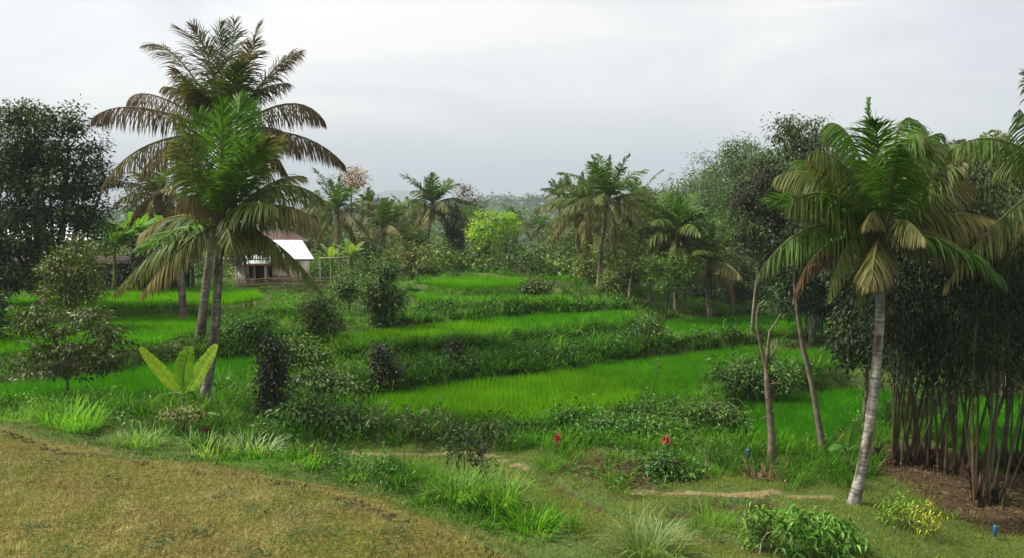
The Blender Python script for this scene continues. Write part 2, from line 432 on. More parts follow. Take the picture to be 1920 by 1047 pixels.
mb = MB()
ny, nx = GXX.shape
idx = np.arange(ny * nx).reshape(ny, nx)
a, b, c, d = idx[:-1, :-1].ravel(), idx[:-1, 1:].ravel(), idx[1:, 1:].ravel(), idx[1:, :-1].ravel()
mb.add(np.stack([GXX.ravel(), GYY.ravel(), GZ.ravel()], 1), np.concatenate([np.stack([a, b, c], 1), np.stack([a, c, d], 1)]), (.05, .08, .02))
def ground_mat():
    m, n, out = new_mat('ground_earth')
    def node(k, **kw):
        q = n.nodes.new(k)
        for a_, v in kw.items(): setattr(q, a_, v)
        return q
    geo = node('ShaderNodeNewGeometry')
    def noise(s, det=4):
        q = node('ShaderNodeTexNoise'); q.inputs['Scale'].default_value = s; q.inputs['Detail'].default_value = det
        n.links.new(geo.outputs['Position'], q.inputs['Vector']); return q.outputs['Fac']
    def ramp(f, stops):
        q = node('ShaderNodeValToRGB'); e = q.color_ramp.elements
        e[0].position, e[0].color = stops[0][0], (*stops[0][1], 1); e[1].position, e[1].color = stops[-1][0], (*stops[-1][1], 1)
        for p_, c_ in stops[1:-1]:
            k = e.new(p_); k.color = (*c_, 1)
        n.links.new(f, q.inputs[0]); return q.outputs[0]
    def attr(nm):
        q = node('ShaderNodeAttribute'); q.attribute_name = nm; return q.outputs['Fac']
    def mix(f, A, B):
        q = node('ShaderNodeMix', data_type='RGBA'); n.links.new(f, q.inputs[0]); n.links.new(A, q.inputs[6]); n.links.new(B, q.inputs[7]); return q.outputs[2]
    def edge(f, nz, amt=.5):
        q = node('ShaderNodeMath', operation='MULTIPLY_ADD'); n.links.new(nz, q.inputs[0]); q.inputs[1].default_value = amt; n.links.new(f, q.inputs[2])
        r_ = node('ShaderNodeMapRange'); r_.inputs['From Min'].default_value = .45 + amt * .4; r_.inputs['From Max'].default_value = .65 + amt * .5
        n.links.new(q.outputs[0], r_.inputs['Value']); return r_.outputs[0]
    fine, mid_, big = noise(14, 6), noise(2.2, 5), noise(.5, 4)
    green = mix(mid_, ramp(fine, [(.3, (.022, .04, .01)), (.7, (.065, .115, .02))]), ramp(fine, [(.3, (.035, .05, .012)), (.7, (.10, .13, .03))]))
    dry = mix(big, ramp(fine, [(.3, (.05, .042, .010)), (.5, (.10, .085, .02)), (.72, (.20, .155, .055))]), ramp(fine, [(.3, (.04, .045, .007)), (.7, (.12, .11, .024))]))
    soil = ramp(fine, [(.3, (.022, .015, .008)), (.7, (.085, .055, .03))])
    path = ramp(fine, [(.3, (.12, .095, .04)), (.7, (.24, .185, .10))])
    mud = ramp(mid_, [(.3, (.035, .06, .012)), (.7, (.06, .10, .018))])
    c = mix(edge(attr('dry'), fine), green, dry)
    c = mix(edge(attr('mud'), fine, .2), c, mud)
    c = mix(edge(attr('soil'), fine, .6), c, soil)
    c = mix(edge(attr('path'), mid_, .6), c, path)
    p = node('ShaderNodeBsdfPrincipled'); p.inputs['Roughness'].default_value = .95; p.inputs['Specular IOR Level'].default_value = .1
    bp = node('ShaderNodeBump'); bp.inputs['Strength'].default_value = .8; bp.inputs['Distance'].default_value = .06
    n.links.new(fine, bp.inputs['Height']); n.links.new(bp.outputs[0], p.inputs['Normal'])
    n.links.new(c, p.inputs['Base Color']); n.links.new(p.outputs[0], out.inputs['Surface'])
    return m
g = mb.build('ground', ground_mat(), shade_smooth=True, attrs={'dry': z_dry.ravel(), 'path': z_path.ravel(), 'soil': z_soil.ravel(), 'mud': z_mud.ravel()})
set_tags(g, 'terraced ground stepping down from the dry lawn to the rice fields', kind='structure')

# distant mountains
def mountain(name, label, dist, bumps, x0, x1, foot_z, depth):
    mb = MB(); n = 120; m = 14
    X = np.linspace(x0, x1, n); R = np.linspace(-1, 1, m)
    top = np.zeros(n)
    for (px, py, wpx) in bumps:
        xc = at(px, py, dist)[0]; zt = at(px, py, dist)[2]
        top = np.maximum(top, (zt - foot_z) * np.exp(-((X - xc) / (wpx / F_PX * dist)) ** 2))
    V = []
    for r in R:
        V.append(np.stack([X, np.full(n, dist + r * depth), foot_z + top * np.cos(r * math.pi / 2) ** .8 * (1 + .12 * (vnoise(X, X * 0 + r * 300, 160, 4) - .5))], 1))
    V = np.concatenate(V); I = np.arange(n * m).reshape(m, n)
    a, b, c, d = I[:-1, :-1].ravel(), I[:-1, 1:].ravel(), I[1:, 1:].ravel(), I[1:, :-1].ravel()
    mb.add(V, np.concatenate([np.stack([a, b, c], 1), np.stack([a, c, d], 1)]), (.05, .09, .06))
    o = mb.build(name, M_FAR, shade_smooth=True)
    set_tags(o, label, kind='structure')
mountain('mountain', 'faint blue mountain ridge on the horizon left of centre', 3600, [(745,357,110),(620,362,90),(500,370,160),(880,378,60)], -2200, 250, -18, 400)
mountain('mountain', 'paler mountain ridge on the horizon behind the wooded hill', 4400, [(930,366,90),(1050,362,130),(1250,372,150)], -700, 2000, -18, 400)
# ------------------------------------------------------------------ plant builders
def R(a, b, n=None): return rng.uniform(a, b, n)
AGE_T = np.array([0, .35, .6, .8, 1.0])
AGE_C = np.array([[.075, .175, .012], [.045, .105, .012], [.075, .092, .022], [.185, .155, .058], [.105, .060, .036]])
TONE = 1.0
def age_col(a, n):
    a = np.clip(a + rng.normal(0, .06, n), 0, 1)
    c = np.stack([np.interp(a, AGE_T, AGE_C[:, k]) for k in range(3)], 1)
    return c * R(.7, 1.3, n)[:, None] * TONE
def frond(P0, P1, P2, n=60, Lmax=.85, W=.045, age=.3, droop=.7, lift=.25, tip_age=None, side=None, bare=.16, wild=.12, sweep=None):
    mb = MB()
    P0, P1, P2 = [np.asarray(p, float) for p in (P0, P1, P2)]
    ts = np.linspace(0, 1, 11)
    C = bez(P0, P1, P2, ts)
    rc = np.array([.16, .15, .05]) if age < .7 else np.array([.2, .14, .08])
    tube(mb, C, np.linspace(.04, .006, 11) * (Lmax / .85), 4, rc, cap=False)
    t = np.linspace(bare, .995, n)
    Q = bez(P0, P1, P2, t)
    T = unit(2 * (1 - t)[:, None] * (P1 - P0) + 2 * t[:, None] * (P2 - P1))
    ch = (P2 - P0) * np.array([1, 1, 0.])
    if side is None:
        if np.linalg.norm(ch) < .25 * np.linalg.norm(P2 - P0):
            a = R(0, math.pi); S = np.array([math.cos(a), math.sin(a) * .5, 0])
        else:
            S = np.cross(ch, UP)
        S = unit(S)
    else: S = unit(np.asarray(side, float))
    tw = R(-.25, .25); S = unit(S + np.array([0, 0, tw]))
    for sd in (-1, 1):
        Sv = unit(S[None] - (T @ S)[:, None] * T)
        N = unit(np.cross(Sv, T)); N = np.where((N[:, 2] < 0)[:, None] & (abs(T[:, 2]) < .8)[:, None], -N, N)
        sw = sweep if sweep is not None else float(np.interp(age, [.05, .3], [24, 4]))
        a = np.radians(np.minimum(np.interp(t, [0, .5, .85, 1], [12, 26, 42, 66]) + sw, 72) + rng.normal(0, 5, n))
        d = sd * Sv * np.cos(a)[:, None] + T * np.sin(a)[:, None] + N * lift * max(0., 1 - .8 * droop)
        d = unit(d + rng.normal(0, wild, (n, 3)))
        Ln = (Lmax * np.interp(t, [bare, .25, .5, .8, 1], [.55, .9, 1, .72, .3]) * R(.85, 1.1, n))[:, None]
        g = -UP
        d = unit(d + g * droop * float(.38 + .55 * smooth(.7, 1.2, droop)))
        keep = rng.random(n) > (.03 if age < .7 else .12)
        q1 = Q + d * Ln * .42
        dr = max(droop, .45) * R(.6, 1.5, n)[:, None]
        d2 = unit(d + g * dr * .4); q2 = q1 + d2 * Ln * .32
        d3 = unit(d2 + g * dr * .6); q3 = q2 + d3 * Ln * .28
        wv = unit(T - np.sum(T * d, 1)[:, None] * d + rng.normal(0, .25, (n, 3)))
        w = W * R(.8, 1.15, n)[:, None]
        V = np.stack([Q - wv * w * .3, Q + wv * w * .3, q1 - wv * w * .5, q1 + wv * w * .5, q2 - wv * w * .34, q2 + wv * w * .34, q3], 1)[keep]
        ages = np.interp(t, [0, 1], [age, tip_age if tip_age is not None else min(1, age + .08)])
        c = age_col(ages, n)[keep]; ct = age_col(np.clip(ages + .14, 0, 1), n)[keep]
        m = len(V)
        Cc = np.stack([c, c, c, c, c * .5 + ct * .5, c * .5 + ct * .5, ct], 1).reshape(-1, 3)
        tr = np.array([[0, 1, 3], [0, 3, 2], [2, 3, 5], [2, 5, 4], [4, 5, 6]])
        mb.add(V.reshape(-1, 3), (np.arange(m)[:, None, None] * 7 + tr[None]).reshape(-1, 3), Cc)
    return mb
def palm_trunk(base, ctrl, top, r0, r1, pale=(.30, .27, .22), dark=(.075, .062, .048), ring=.10, sides=10):
    mb = MB()
    Ln = np.linalg.norm(np.asarray(top) - np.asarray(base))
    n = max(8, int(Ln / ring)) * 2
    t = np.linspace(0, 1, n)
    P = bez(np.asarray(base, float) - UP * .15, np.asarray(ctrl, float), np.asarray(top, float), t)
    r = np.interp(t, [0, .06, .15, 1], [r0 * 1.55, r0 * 1.2, r0, r1])
    k = (np.arange(n) % 2 == 0)
    r = r * np.where(k, 1.03, .98) * (1 + rng.normal(0, .012, n))
    a = np.arange(sides) * 2 * math.pi / sides
    blot = vnoise(np.cos(a)[None, :] * 1.5 + R(0, 50) + 0 * t[:, None], t[:, None] * Ln * 2.2 + np.sin(a)[None, :] * 1.5, 1, 3)
    ringd = np.where(k, 1.0, R(.35, 1.0, n))[:, None] * R(.8, 1.2, (n, sides))
    f = np.clip((blot - .32) / .36, 0, 1)[..., None]
    C = (np.asarray(dark) * (1 - f) + np.asarray(pale) * f) * ringd[..., None]
    tube(mb, P, r, sides, C.reshape(-1, 3), jit=.09)
    return mb, P
def palm(name, label, base, top, fr, r0=.16, r1=.11, bow=(0, 0), group='coconut palms', nuts=0, rest=12, Lf=3.2, n=34, W=.07, Lmax=.75, age=.35, pale=(.30, .27, .22), seed_el=None, ctrl=None, husk=True, droop=.95):
    """fr: explicit fronds (P1, P2, options); rest: further fronds laid out round the crown"""
    base, top = np.asarray(base, float), np.asarray(top, float)
    root = empty(name, base, label, 'palm tree', group)
    c = (base + top) / 2 + np.array([bow[0], bow[1], 0]) if ctrl is None else np.asarray(ctrl, float)
    mbt, P = palm_trunk(base, c, top, r0, r1, pale)
    mbt.build('trunk', M_PALMBARK, root, True)
    if husk:
        h = MB()                                       # fibre sheaths and leaf stubs under the crown
        m = 26; a = R(0, 2 * math.pi, m); zz = R(-.75, .15, m)
        Pb = top + np.stack([np.cos(a) * r1 * .9, np.sin(a) * r1 * .9, zz], 1)
        blades(h, Pb, a, R(.35, .7, m), r1 * 1.1, R(.15, .45, m), R(.2, .7, m), np.array([.13, .075, .04]) * R(.6, 1.5, m)[:, None], 3)
        tube(h, np.array([top - UP * .8, top - UP * .3, top + UP * .15, top + UP * .45]), [r1 * 1.05, r1 * 1.6, r1 * 1.7, r1 * .7], 9, np.array([.10, .065, .038]), jit=.35)
        h.build('leaf_sheath', M_BARK, root)
    for f in fr:
        o = dict(n=n, W=W, Lmax=Lmax, age=age, droop=droop); o.update(f[2])
        p0 = top + UP * .1
        frond(p0, f[0], f[1], **o).build('frond', M_PALM, root)
    ga = R(0, 6.28)
    for i in range(rest):
        u = (i + .5) / rest
        el = math.radians(np.interp(u, [0, .25, .6, 1], [82, 58, 22, -32]) + R(-6, 6)) if seed_el is None else math.radians(R(*seed_el))
        az = ga + i * 2.39996
        hd = np.array([math.cos(az), math.sin(az), 0])
        Lk = Lf * R(.85, 1.1) * (.75 if u < .12 else 1)
        P1 = top + Lk * .55 * (hd * math.cos(el) + UP * math.sin(el)) + UP * .1
        e2 = el - math.radians(np.interp(u, [0, .3, 1], [12, 60, 65]))
        P2 = P1 + Lk * .5 * (hd * math.cos(e2) + UP * math.sin(e2))
        frond(top + UP * .1, P1, P2, n=n, W=W, Lmax=Lmax * (.8 if u < .12 else 1), age=np.clip(age + (u - .5) * .5 + R(-.08, .08), 0, 1), droop=droop * np.interp(u, [0, .4, 1], [.3, .9, 1.3]), lift=np.interp(u, [0, 1], [.45, .05])).build('frond', M_PALM, root)
    for i in range(nuts):
        a = R(0, 6.28); p = top + np.array([math.cos(a) * (r1 + .12), math.sin(a) * (r1 + .12), R(-.55, -.2)])
        s = MB(); k = np.linspace(-1, 1, 7)
        col = np.array([.085, .05, .018]) if rng.random() < .4 else np.array([.04, .055, .014])
        tube(s, p + UP * (k * .12)[:, None], .095 * np.sqrt(np.maximum(1 - k * k, .02)), 8, col * R(.8, 1.3))
        s.build('coconut', M_FRUIT, root, True)
    return root

def lobe(px, py, rx, ry, d, dd=0, rz=None):
    return at(px, py, d + dd), np.array([rx / F_PX * d, (rx + ry) / 2 / F_PX * d * .85 if rz is None else rz, ry / F_PX * d])
def crown(mb, lobes, n_clump, per, size, cols, sigma=.3, shell=.45, asp=.5, hang=.15, flat=.6, twigs=None, top_bias=0.0, tipcols=None, tipfrac=0.0):
    sigma = sigma * .78
    vol = np.array([l[1][0] * l[1][2] for l in lobes]); vol = vol / vol.sum()
    cen = []
    for (c, r), v in zip(lobes, vol):
        m = max(3, int(round(n_clump * v)))
        u = unit(rng.normal(0, 1, (m, 3))); u[:, 2] += top_bias; u = unit(u)
        rad = (shell + (1 - shell) * rng.random(m) ** .6)[:, None]
        rad = rad * (1 + .18 * rng.normal(0, 1, (m, 1)))
        cen.append(np.concatenate([c + u * rad * r, u], 1))
        if twigs is not None:
            for q in cen[-1][: max(2, m // 4)]:
                mid = (c + q[:3]) / 2 + rng.normal(0, .1, 3)
                tube(twigs, np.array([c, mid, q[:3]]), [.035, .022, .008], 4, (.09, .07, .05), cap=False)
    cen = np.concatenate(cen); m = len(cen)
    K = rng.integers(max(2, int(per * .6)), int(per * 1.4) + 1, m)
    ii = np.repeat(np.arange(m), K); n = len(ii)
    off = rng.normal(0, 1, (n, 3)) * sigma * np.array([1, 1, flat])
    P = cen[ii, :3] + off
    D = unit(off * .6 / max(sigma, 1e-3) + cen[ii, 3:] * .7 + rng.normal(0, .6, (n, 3)) - UP * hang * 3)
    N = unit(UP * 1.0 + cen[ii, 3:] * .6 + rng.normal(0, .55, (n, 3)))
    cols = np.asarray(cols, float)
    w = np.clip(rng.random(m) * .7 + rng.random(m) * .3, 0, .999)[ii] * (len(cols) - 1)
    w = np.clip(w + rng.normal(0, .25, n), 0, len(cols) - 1.001)
    k = w.astype(int); f = (w - k)[:, None]
    C = (cols[k] * (1 - f) + cols[k + 1] * f) * R(.7, 1.3, n)[:, None]
    if tipcols is not None:
        tc = np.asarray(tipcols, float); s = rng.random(n) < tipfrac
        C[s] = tc[rng.integers(0, len(tc), s.sum())] * R(.7, 1.3, s.sum())[:, None]
    leaves(mb, P, D, N, size * R(.65, 1.3, n), size * asp * R(.7, 1.2, n), C)
def tree(name, label, base, lobes, cols, n_clump=120, per=14, size=.2, sigma=.35, r=.16, cat='tree', group=None, bark=(.12, .10, .08), fork=None, mat=None, lean=None, **kw):
    base = np.asarray(base, float)
    root = empty(name, base, label, cat, group)
    tb = MB(); cb = MB()
    C = np.array([l[0] for l in lobes]); cm = C.mean(0)
    lowest = min(l[0][2] - l[1][2] for l in lobes)
    f = np.asarray(fork, float) if fork is not None else np.array([(base[0] * .35 + cm[0] * .65), (base[1] * .4 + cm[1] * .6), max(base[2] + .3, lowest * .6 + cm[2] * .4 if lowest > base[2] + .5 else base[2] + .4)])
    mid = (base + f) / 2 + np.array([R(-.1, .1), R(-.1, .1), 0]) * np.linalg.norm(f - base) * .5
    t = np.linspace(0, 1, 9)
    tube(tb, bez(base - UP * .1, mid, f, t), np.interp(t, [0, .1, 1], [r * 1.35, r, r * .62]), 8, np.asarray(bark) * R(.6, 1.4, 9)[:, None], jit=.18)
    for c, rr in lobes:
        m = (f + c) / 2 + rng.normal(0, .12, 3) * np.linalg.norm(c - f)
        tube(tb, bez(f, m, c + UP * rr[2] * .3, np.linspace(0, 1, 6)), np.linspace(r * .5, r * .1 + .008, 6), 6, np.asarray(bark) * R(.7, 1.3), jit=.15)
    crown(cb, lobes, n_clump, per, size, cols, sigma, twigs=tb, **kw)
    tb.build('trunk', M_BARK, root, True)
    cb.build('crown', mat or M_LEAF, root)
    return root
def shrub(name, label, base, lobes, cols, cat='shrub', **kw):
    return tree(name, label, base, lobes, cols, cat=cat, r=kw.pop('r', .035), **kw)

def big_leaf(P0, P1, P2, width, col, side=None, torn=.25, n=22, cup=.25):
    """a banana leaf: paired strips along a midrib, some torn apart"""
    mb = MB()
    P0, P1, P2 = [np.asarray(p, float) for p in (P0, P1, P2)]
    tube(mb, bez(P0, P1, P2, np.linspace(0, 1, 12)), np.linspace(.03, .006, 12), 5, np.asarray(col) * 1.25 + np.array([.03, .03, .01]), cap=False)
    e = np.linspace(.16, 1, n + 1)
    ch = P2 - P0
    S = unit(np.cross(ch, UP)) if side is None else unit(np.asarray(side, float))
    for i in range(n):
        for sd in (-1, 1):
            gap = R(.0, .25) if rng.random() < torn else -.02
            t0, t1 = e[i], e[i + 1] - gap * (e[i + 1] - e[i])
            tt = np.array([t0, t1])
            Q = bez(P0, P1, P2, tt); T = unit(2 * (1 - tt)[:, None] * (P1 - P0) + 2 * tt[:, None] * (P2 - P1))
            prof = lambda t: width * .5 * min(1, ((t - .15) * 5.5) ** .6) * max(0, 1 - ((t - .45) / .56) ** 2 if t > .45 else 1) ** .5
            w = np.array([prof(t0 + 1e-3), prof(min(t1, .995))])
            N = unit(np.cross(S, T)); N = N * np.sign(N[:, 2:3] + 1e-6)
            d = unit(sd * S + N * cup + T * .25)
            sagv = R(-.03, .03) if gap <= 0 else R(-.22, .02)
            m1 = Q + d * (w * .5)[:, None]; m2 = Q + d * w[:, None] + UP * (sagv - .10) * w[:, None] - N * cup * .6 * w[:, None]
            V = np.concatenate([Q, m1, m2])
            mb.add(V, [[0, 1, 3], [0, 3, 2], [2, 3, 5], [2, 5, 4]], np.asarray(col) * R(.86, 1.14))
    return mb
def banana(name, label, base, leafs, stem_top, r=.09, group=None, width=.5, col=(.13, .24, .03), n=22):
    base = np.asarray(base, float)
    root = empty(name, base, label, 'banana plant', group)
    s = MB(); t = np.linspace(0, 1, 8)
    tube(s, base + (np.asarray(stem_top) - base) * t[:, None] - UP * .05 * (1 - t)[:, None], np.linspace(r * 1.2, r * .7, 8), 10, np.array([.13, .15, .05]) * R(.7, 1.3, 8)[:, None], jit=.05)
    s.build('stem', M_BARK, root, True)
    for l in leafs:
        o = dict(width=width, col=np.asarray(col) * R(.8, 1.2), n=n); o.update(l[2] if len(l) > 2 else {})
        big_leaf(np.asarray(stem_top), l[0], l[1], **o).build('leaf', M_BANANA, root)
    return root

def tuft(mb, P, n, h, spread, col, tip=None, w=.02, segs=3, bend=(.3, 1.4), lean=(.05, .55)):
    a = R(0, 2 * math.pi, n); q = np.sqrt(rng.random(n)) * spread
    Pb = np.stack([P[0] + np.cos(a) * q, P[1] + np.sin(a) * q, np.zeros(n)], 1); Pb[:, 2] = terr(Pb[:, 0], Pb[:, 1]) - .03
    az = a + rng.normal(0, .7, n)
    c = np.asarray(col, float) * R(.7, 1.3, n)[:, None]
    blades(mb, Pb, az, h * R(.6, 1.15, n), w * R(.7, 1.2, n), R(lean[0], lean[1], n), R(bend[0], bend[1], n), c, segs, c * 1.25 if tip is None else np.asarray(tip) * R(.8, 1.2, n)[:, None])
# ------------------------------------------------------------------ rice
for z, colr, h, label, px, P in FIELDS:
    lo, hi = P.min(0), P.max(0)
    dist = P[:, 1].mean()
    dens = 620 if dist < 28 else (470 if dist < 34 else 360)
    n = int((hi[0] - lo[0]) * (hi[1] - lo[1]) * dens)
    Q = rng.random((n, 2)) * (hi - lo) + lo
    Q = Q[(np.abs(Q[:, 0]) < Q[:, 1] * .69 + 3.0)]
    sd = sdist(Q[:, 0], Q[:, 1], P)
    Q = Q[sd < .02 + .12 * (vnoise(Q[:, 0], Q[:, 1], .5, 2) - .5)]
    n = len(Q)
    zb = terr(Q[:, 0], Q[:, 1])
    big = vnoise(Q[:, 0], Q[:, 1], 3.0, 3); sm = vnoise(Q[:, 0] + 9, Q[:, 1], .45, 2)
    hh = h * (.72 + .3 * big + .25 * sm) * R(.75, 1.15, n)
    C = np.asarray(colr) * (.78 + .44 * sm)[:, None] * R(.82, 1.18, n)[:, None]
    C[:, 0] *= .72 + .42 * big
    C *= (.78 + .5 * vnoise(Q[:, 0] * .5 + 80, Q[:, 1] * 1.6, 1.4, 3))[:, None]
    mb = MB()
    hill = .16 + .02 * (dist > 30)
    Q = (np.floor(Q / hill) + .5) * hill + rng.normal(0, .035, Q.shape)
    zb = terr(Q[:, 0], Q[:, 1])
    blades(mb, np.stack([Q[:, 0], Q[:, 1], zb - .02], 1), R(0, 6.28, n), hh, .026 * np.clip(dist / 28, 1, 1.5) * R(.7, 1.3, n), R(.02, .3, n), R(.0, .5, n), C * .6, 1, C * 1.3)
    o = mb.build('rice_field', M_RICE)
    set_tags(o, label, 'rice', 'terraced rice stands', 'stuff')

# ------------------------------------------------------------------ wild grass on the banks, lawns
def zone_at(grid, x, y):
    i = np.clip(np.searchsorted(GX, x) - 1, 0, len(GX) - 1); j = np.clip(np.searchsorted(GY, y) - 1, 0, len(GY) - 1)
    return grid[j, i]
def view_sample(n, y0, y1, p=1.0):
    y = (y0 ** p + (y1 ** p - y0 ** p) * rng.random(n)) ** (1 / p)
    x = (rng.random(n) * 2 - 1) * (y * .69 + 3.0)
    return x, y
SHORT = [poly_px([(600,860),(760,840),(900,855),(1000,868),(1060,892),(1150,915),(1240,915),(1330,885),(1420,870),(1470,900),(1560,905),(1640,900),(1720,925),(1800,965),(1920,1000),(2100,1060),(2000,1200),(1000,1200),(1120,1050),(1000,1000),(880,940),(760,900)], .05),
  poly_px([(430,866),(520,850),(620,838),(760,838),(900,850),(1000,875),(960,905),(900,930),(760,900),(640,880),(540,872)], .3),
  poly_px([(1590,905),(1700,885),(1960,870),(2150,1000),(1950,1060),(1700,1000)], -.25)]
short_sd = np.minimum.reduce([sdist(GXX, GYY, P) for P in SHORT])

# short mown grass on the lower ground
n = 230000
x, y = view_sample(n, 12.5, 27, .6)
k = (zone_at(short_sd, x, y) < .1 + .5 * (vnoise(x, y, .8, 2) - .5)) & (zone_at(z_path, x, y) < .5) & (rng.random(n) > zone_at(z_soil, x, y) * .82) & (zone_at(z_mud, x, y) < .3) & (zone_at(z_dry, x, y) < .2)
x, y = x[k], y[k]; n = len(x)
nz = vnoise(x, y, 1.6, 3); nf = vnoise(x, y + 30, .35, 2)
C = np.stack([.07 + .12 * nz, .155 + .05 * nz, .008 + .01 * nf], 1) * (.6 + .7 * nf)[:, None] * R(.7, 1.3, n)[:, None]
st = rng.random(n) < .10 + .12 * (nz > .6); C[st] = np.array([.26, .22, .10]) * R(.6, 1.2, st.sum())[:, None]
mb = MB()
blades(mb, np.stack([x, y, terr(x, y) - .01], 1), R(0, 6.28, n), R(.05, .14, n) * (.4 + 1.3 * nf), .018 * R(.7, 1.3, n), R(.1, .9, n), R(0, .7, n), C, 1, C * 1.2)
set_tags(mb.build('short_grass', M_GRASS), 'short green grass covering the lower ground and footpath edges', 'grass', kind='stuff')

# dry lawn in front
n = 260000
x, y = view_sample(n, 9.2, 21, .35)
k = (zone_at(lawn_sd, x, y) < .35 + .9 * (vnoise(x, y, .7, 2) - .4)) & (x < 5) & (x > -y * .69 - 3)
x, y = x[k], y[k]; n = len(x)
nz = vnoise(x, y, 2.2, 3); nf = vnoise(x + 7, y + 30, .3, 2); br = vnoise(x + 70, y, 1.1, 3)
straw = np.array([.36, .30, .115]); olive = np.array([.145, .18, .018]); brown = np.array([.13, .075, .03]); grn = np.array([.08, .14, .015])
w = np.clip(nz * 2.6 - .70 + rng.normal(0, .22, n), 0, 1)[:, None]
C = straw * (1 - w) + olive * w
pale_ = smooth(.55, .75, vnoise(x + 31, y + 77, 1.3, 3))[:, None]; C = C * (1 - .45 * pale_) + np.array([.46, .39, .20]) * .45 * pale_
s = rng.random(n) < smooth(.56, .78, br) * .7; C[s] = brown
s = rng.random(n) < smooth(.52, .72, vnoise(x + 200, y, 1.0, 3)) * .75 + .06; C[s] = grn
s = rng.random(n) < smooth(-.9, .3, zone_at(lawn_sd, x, y)) * .75; C[s] = np.array([.10, .12, .02])
C = C * np.where(rng.random(n) < .12, 1.7, R(.35, 1.25, n))[:, None] * (.55 + .8 * nf)[:, None]
keep = rng.random(n) > .8 * smooth(.25, .55, zone_at(z_soil, x, y))
x, y, C, nf = x[keep], y[keep], C[keep], nf[keep]; n = len(x)
mb = MB()
blades(mb, np.stack([x, y, terr(x, y) - .01], 1), R(0, 6.28, n), R(.06, .17, n) * (.4 + 1.2 * nf), .0105 * R(.6, 1.4, n), R(.15, 1.35, n), R(-.2, .8, n), C, 1, C * 1.15)
set_tags(mb.build('dry_grass', M_DRY), 'parched yellow and olive lawn grass at the bottom left', 'grass', kind='stuff')
# clods and torn turf along the broken edge
n = 7000; P_ = LAWN_EDGE; sg = np.linalg.norm(np.diff(P_, axis=0), axis=1); cu = np.concatenate([[0], np.cumsum(sg)])
u = R(0, cu[-1], n); x = np.interp(u, cu, P_[:, 0]) + rng.normal(0, .25, n); y = np.interp(u, cu, P_[:, 1]) + rng.normal(0, .3, n)
sd_ = sdist(x, y, LAWN) + .35 + .5 * (vnoise(x, y, 2.0, 2) - .5); k = (np.abs(sd_) < .12) & (vnoise(x, y, 1.1, 3) > .40) & (np.abs(x) < y * .7); x, y = x[k], y[k]; n = len(x)
mb = MB(); leaves(mb, np.stack([x, y, terr(x, y) - .01], 1), np.concatenate([rng.normal(0, 1, (n, 2)), R(.2, 1.5, n)[:, None]], 1), UP + rng.normal(0, .6, (n, 3)), R(.03, .085, n), R(.02, .05, n), np.array([.07, .05, .026]) * R(.3, 1.6, n)[:, None], sag=0)
set_tags(mb.build('earth_clods', M_DRY), 'dark crumbling earth along the broken lawn edge', 'earth', kind='stuff')
# low weed rosettes in the lawn
mb = MB()
for (px_, py_) in [(560,965),(620,1000),(285,1030),(480,1035),(300,1015),(120,1040),(545,1010),(740,1000),(60,990),(200,900),(420,930),(380,1000),(650,950),(480,960),(700,1035),(90,870)]:
    q = gp(px_, py_); m = 40
    P = np.stack([q[0] + rng.normal(0, .16, m), q[1] + rng.normal(0, .16, m), np.zeros(m)], 1); P[:, 2] = terr(P[:, 0], P[:, 1]) + R(.01, .07, m)
    leaves(mb, P, np.concatenate([rng.normal(0, 1, (m, 2)), R(0, .6, m)[:, None]], 1), UP + rng.normal(0, .3, (m, 3)), R(.05, .10, m), R(.02, .045, m), np.array([.045, .10, .025]) * R(.6, 1.4, m)[:, None])
set_tags(mb.build('lawn_weeds', M_LEAF), 'low green weeds dotted over the parched lawn', 'weeds', kind='stuff')

# tall grass on the terrace banks
def bank_grass(name, label, n, y0, y1, dens_p, nb, hr, w, segs, colA, colB, sel, mat=M_GRASS):
    x, y = view_sample(n, y0, y1, dens_p)
    k = (zone_at(field_sd, x, y) > .06) & (zone_at(z_path, x, y) < .25) & (zone_at(lawn_sd, x, y) > .25) & (zone_at(short_sd, x, y) > -.15 + .9 * (vnoise(x, y, 1.0, 2) - .5)) & (rng.random(n) > zone_at(z_soil, x, y) * 1.2) & sel(x, y)
    x, y = x[k], y[k]; m = len(x)
    pn = vnoise(x, y, 2.0, 3); lush = vnoise(x + 60, y + 11, 1.2, 2)
    K = np.full(m, nb); ii = np.repeat(np.arange(m), K); N = len(ii)
    a = R(0, 6.28, N); q = np.sqrt(rng.random(N)) * .16
    bx, by = x[ii] + np.cos(a) * q, y[ii] + np.sin(a) * q
    hh = (hr[0] + (hr[1] - hr[0]) * lush[ii] ** 1.3) * R(.55, 1.15, N) * (1 - .75 * (1 - smooth(1.2, 3.4, zone_at(lawn_sd, x, y))) * (y < 30))[ii]
    wv = np.clip(pn[ii] * 1.8 - .4 + rng.normal(0, .2, N), 0, 1)[:, None]
    C = (np.asarray(colA) * (1 - wv) + np.asarray(colB) * wv) * R(.65, 1.3, N)[:, None]
    sl = (zone_at(slope, x, y) > .3) & (rng.random(m) < .8); C[sl[ii]] = np.array([.014, .048, .003]) * R(.4, 1.9, sl[ii].sum())[:, None]  # grass on steep faces coloured darker, painting in the shade of the banks
    st = rng.random(N) < .03; C[st] = np.array([.30, .26, .13])
    mb = MB()
    blades(mb, np.stack([bx, by, terr(bx, by) - .03], 1), a + rng.normal(0, .8, N), hh, w * R(.6, 1.3, N), R(.05, .6, N), R(.3, 1.7, N), C * .9, segs, C * 1.3)
    return set_tags(mb.build(name, mat), label, 'grass', kind='stuff')
DG, LG = (.024, .085, .004), (.075, .22, .005)
bank_grass('bank_grass', 'long arching grass on the near terrace banks', 8200, 15, 34, .8, 13, (.35, .95), .024, 3, DG, LG, lambda x, y: y < 34)
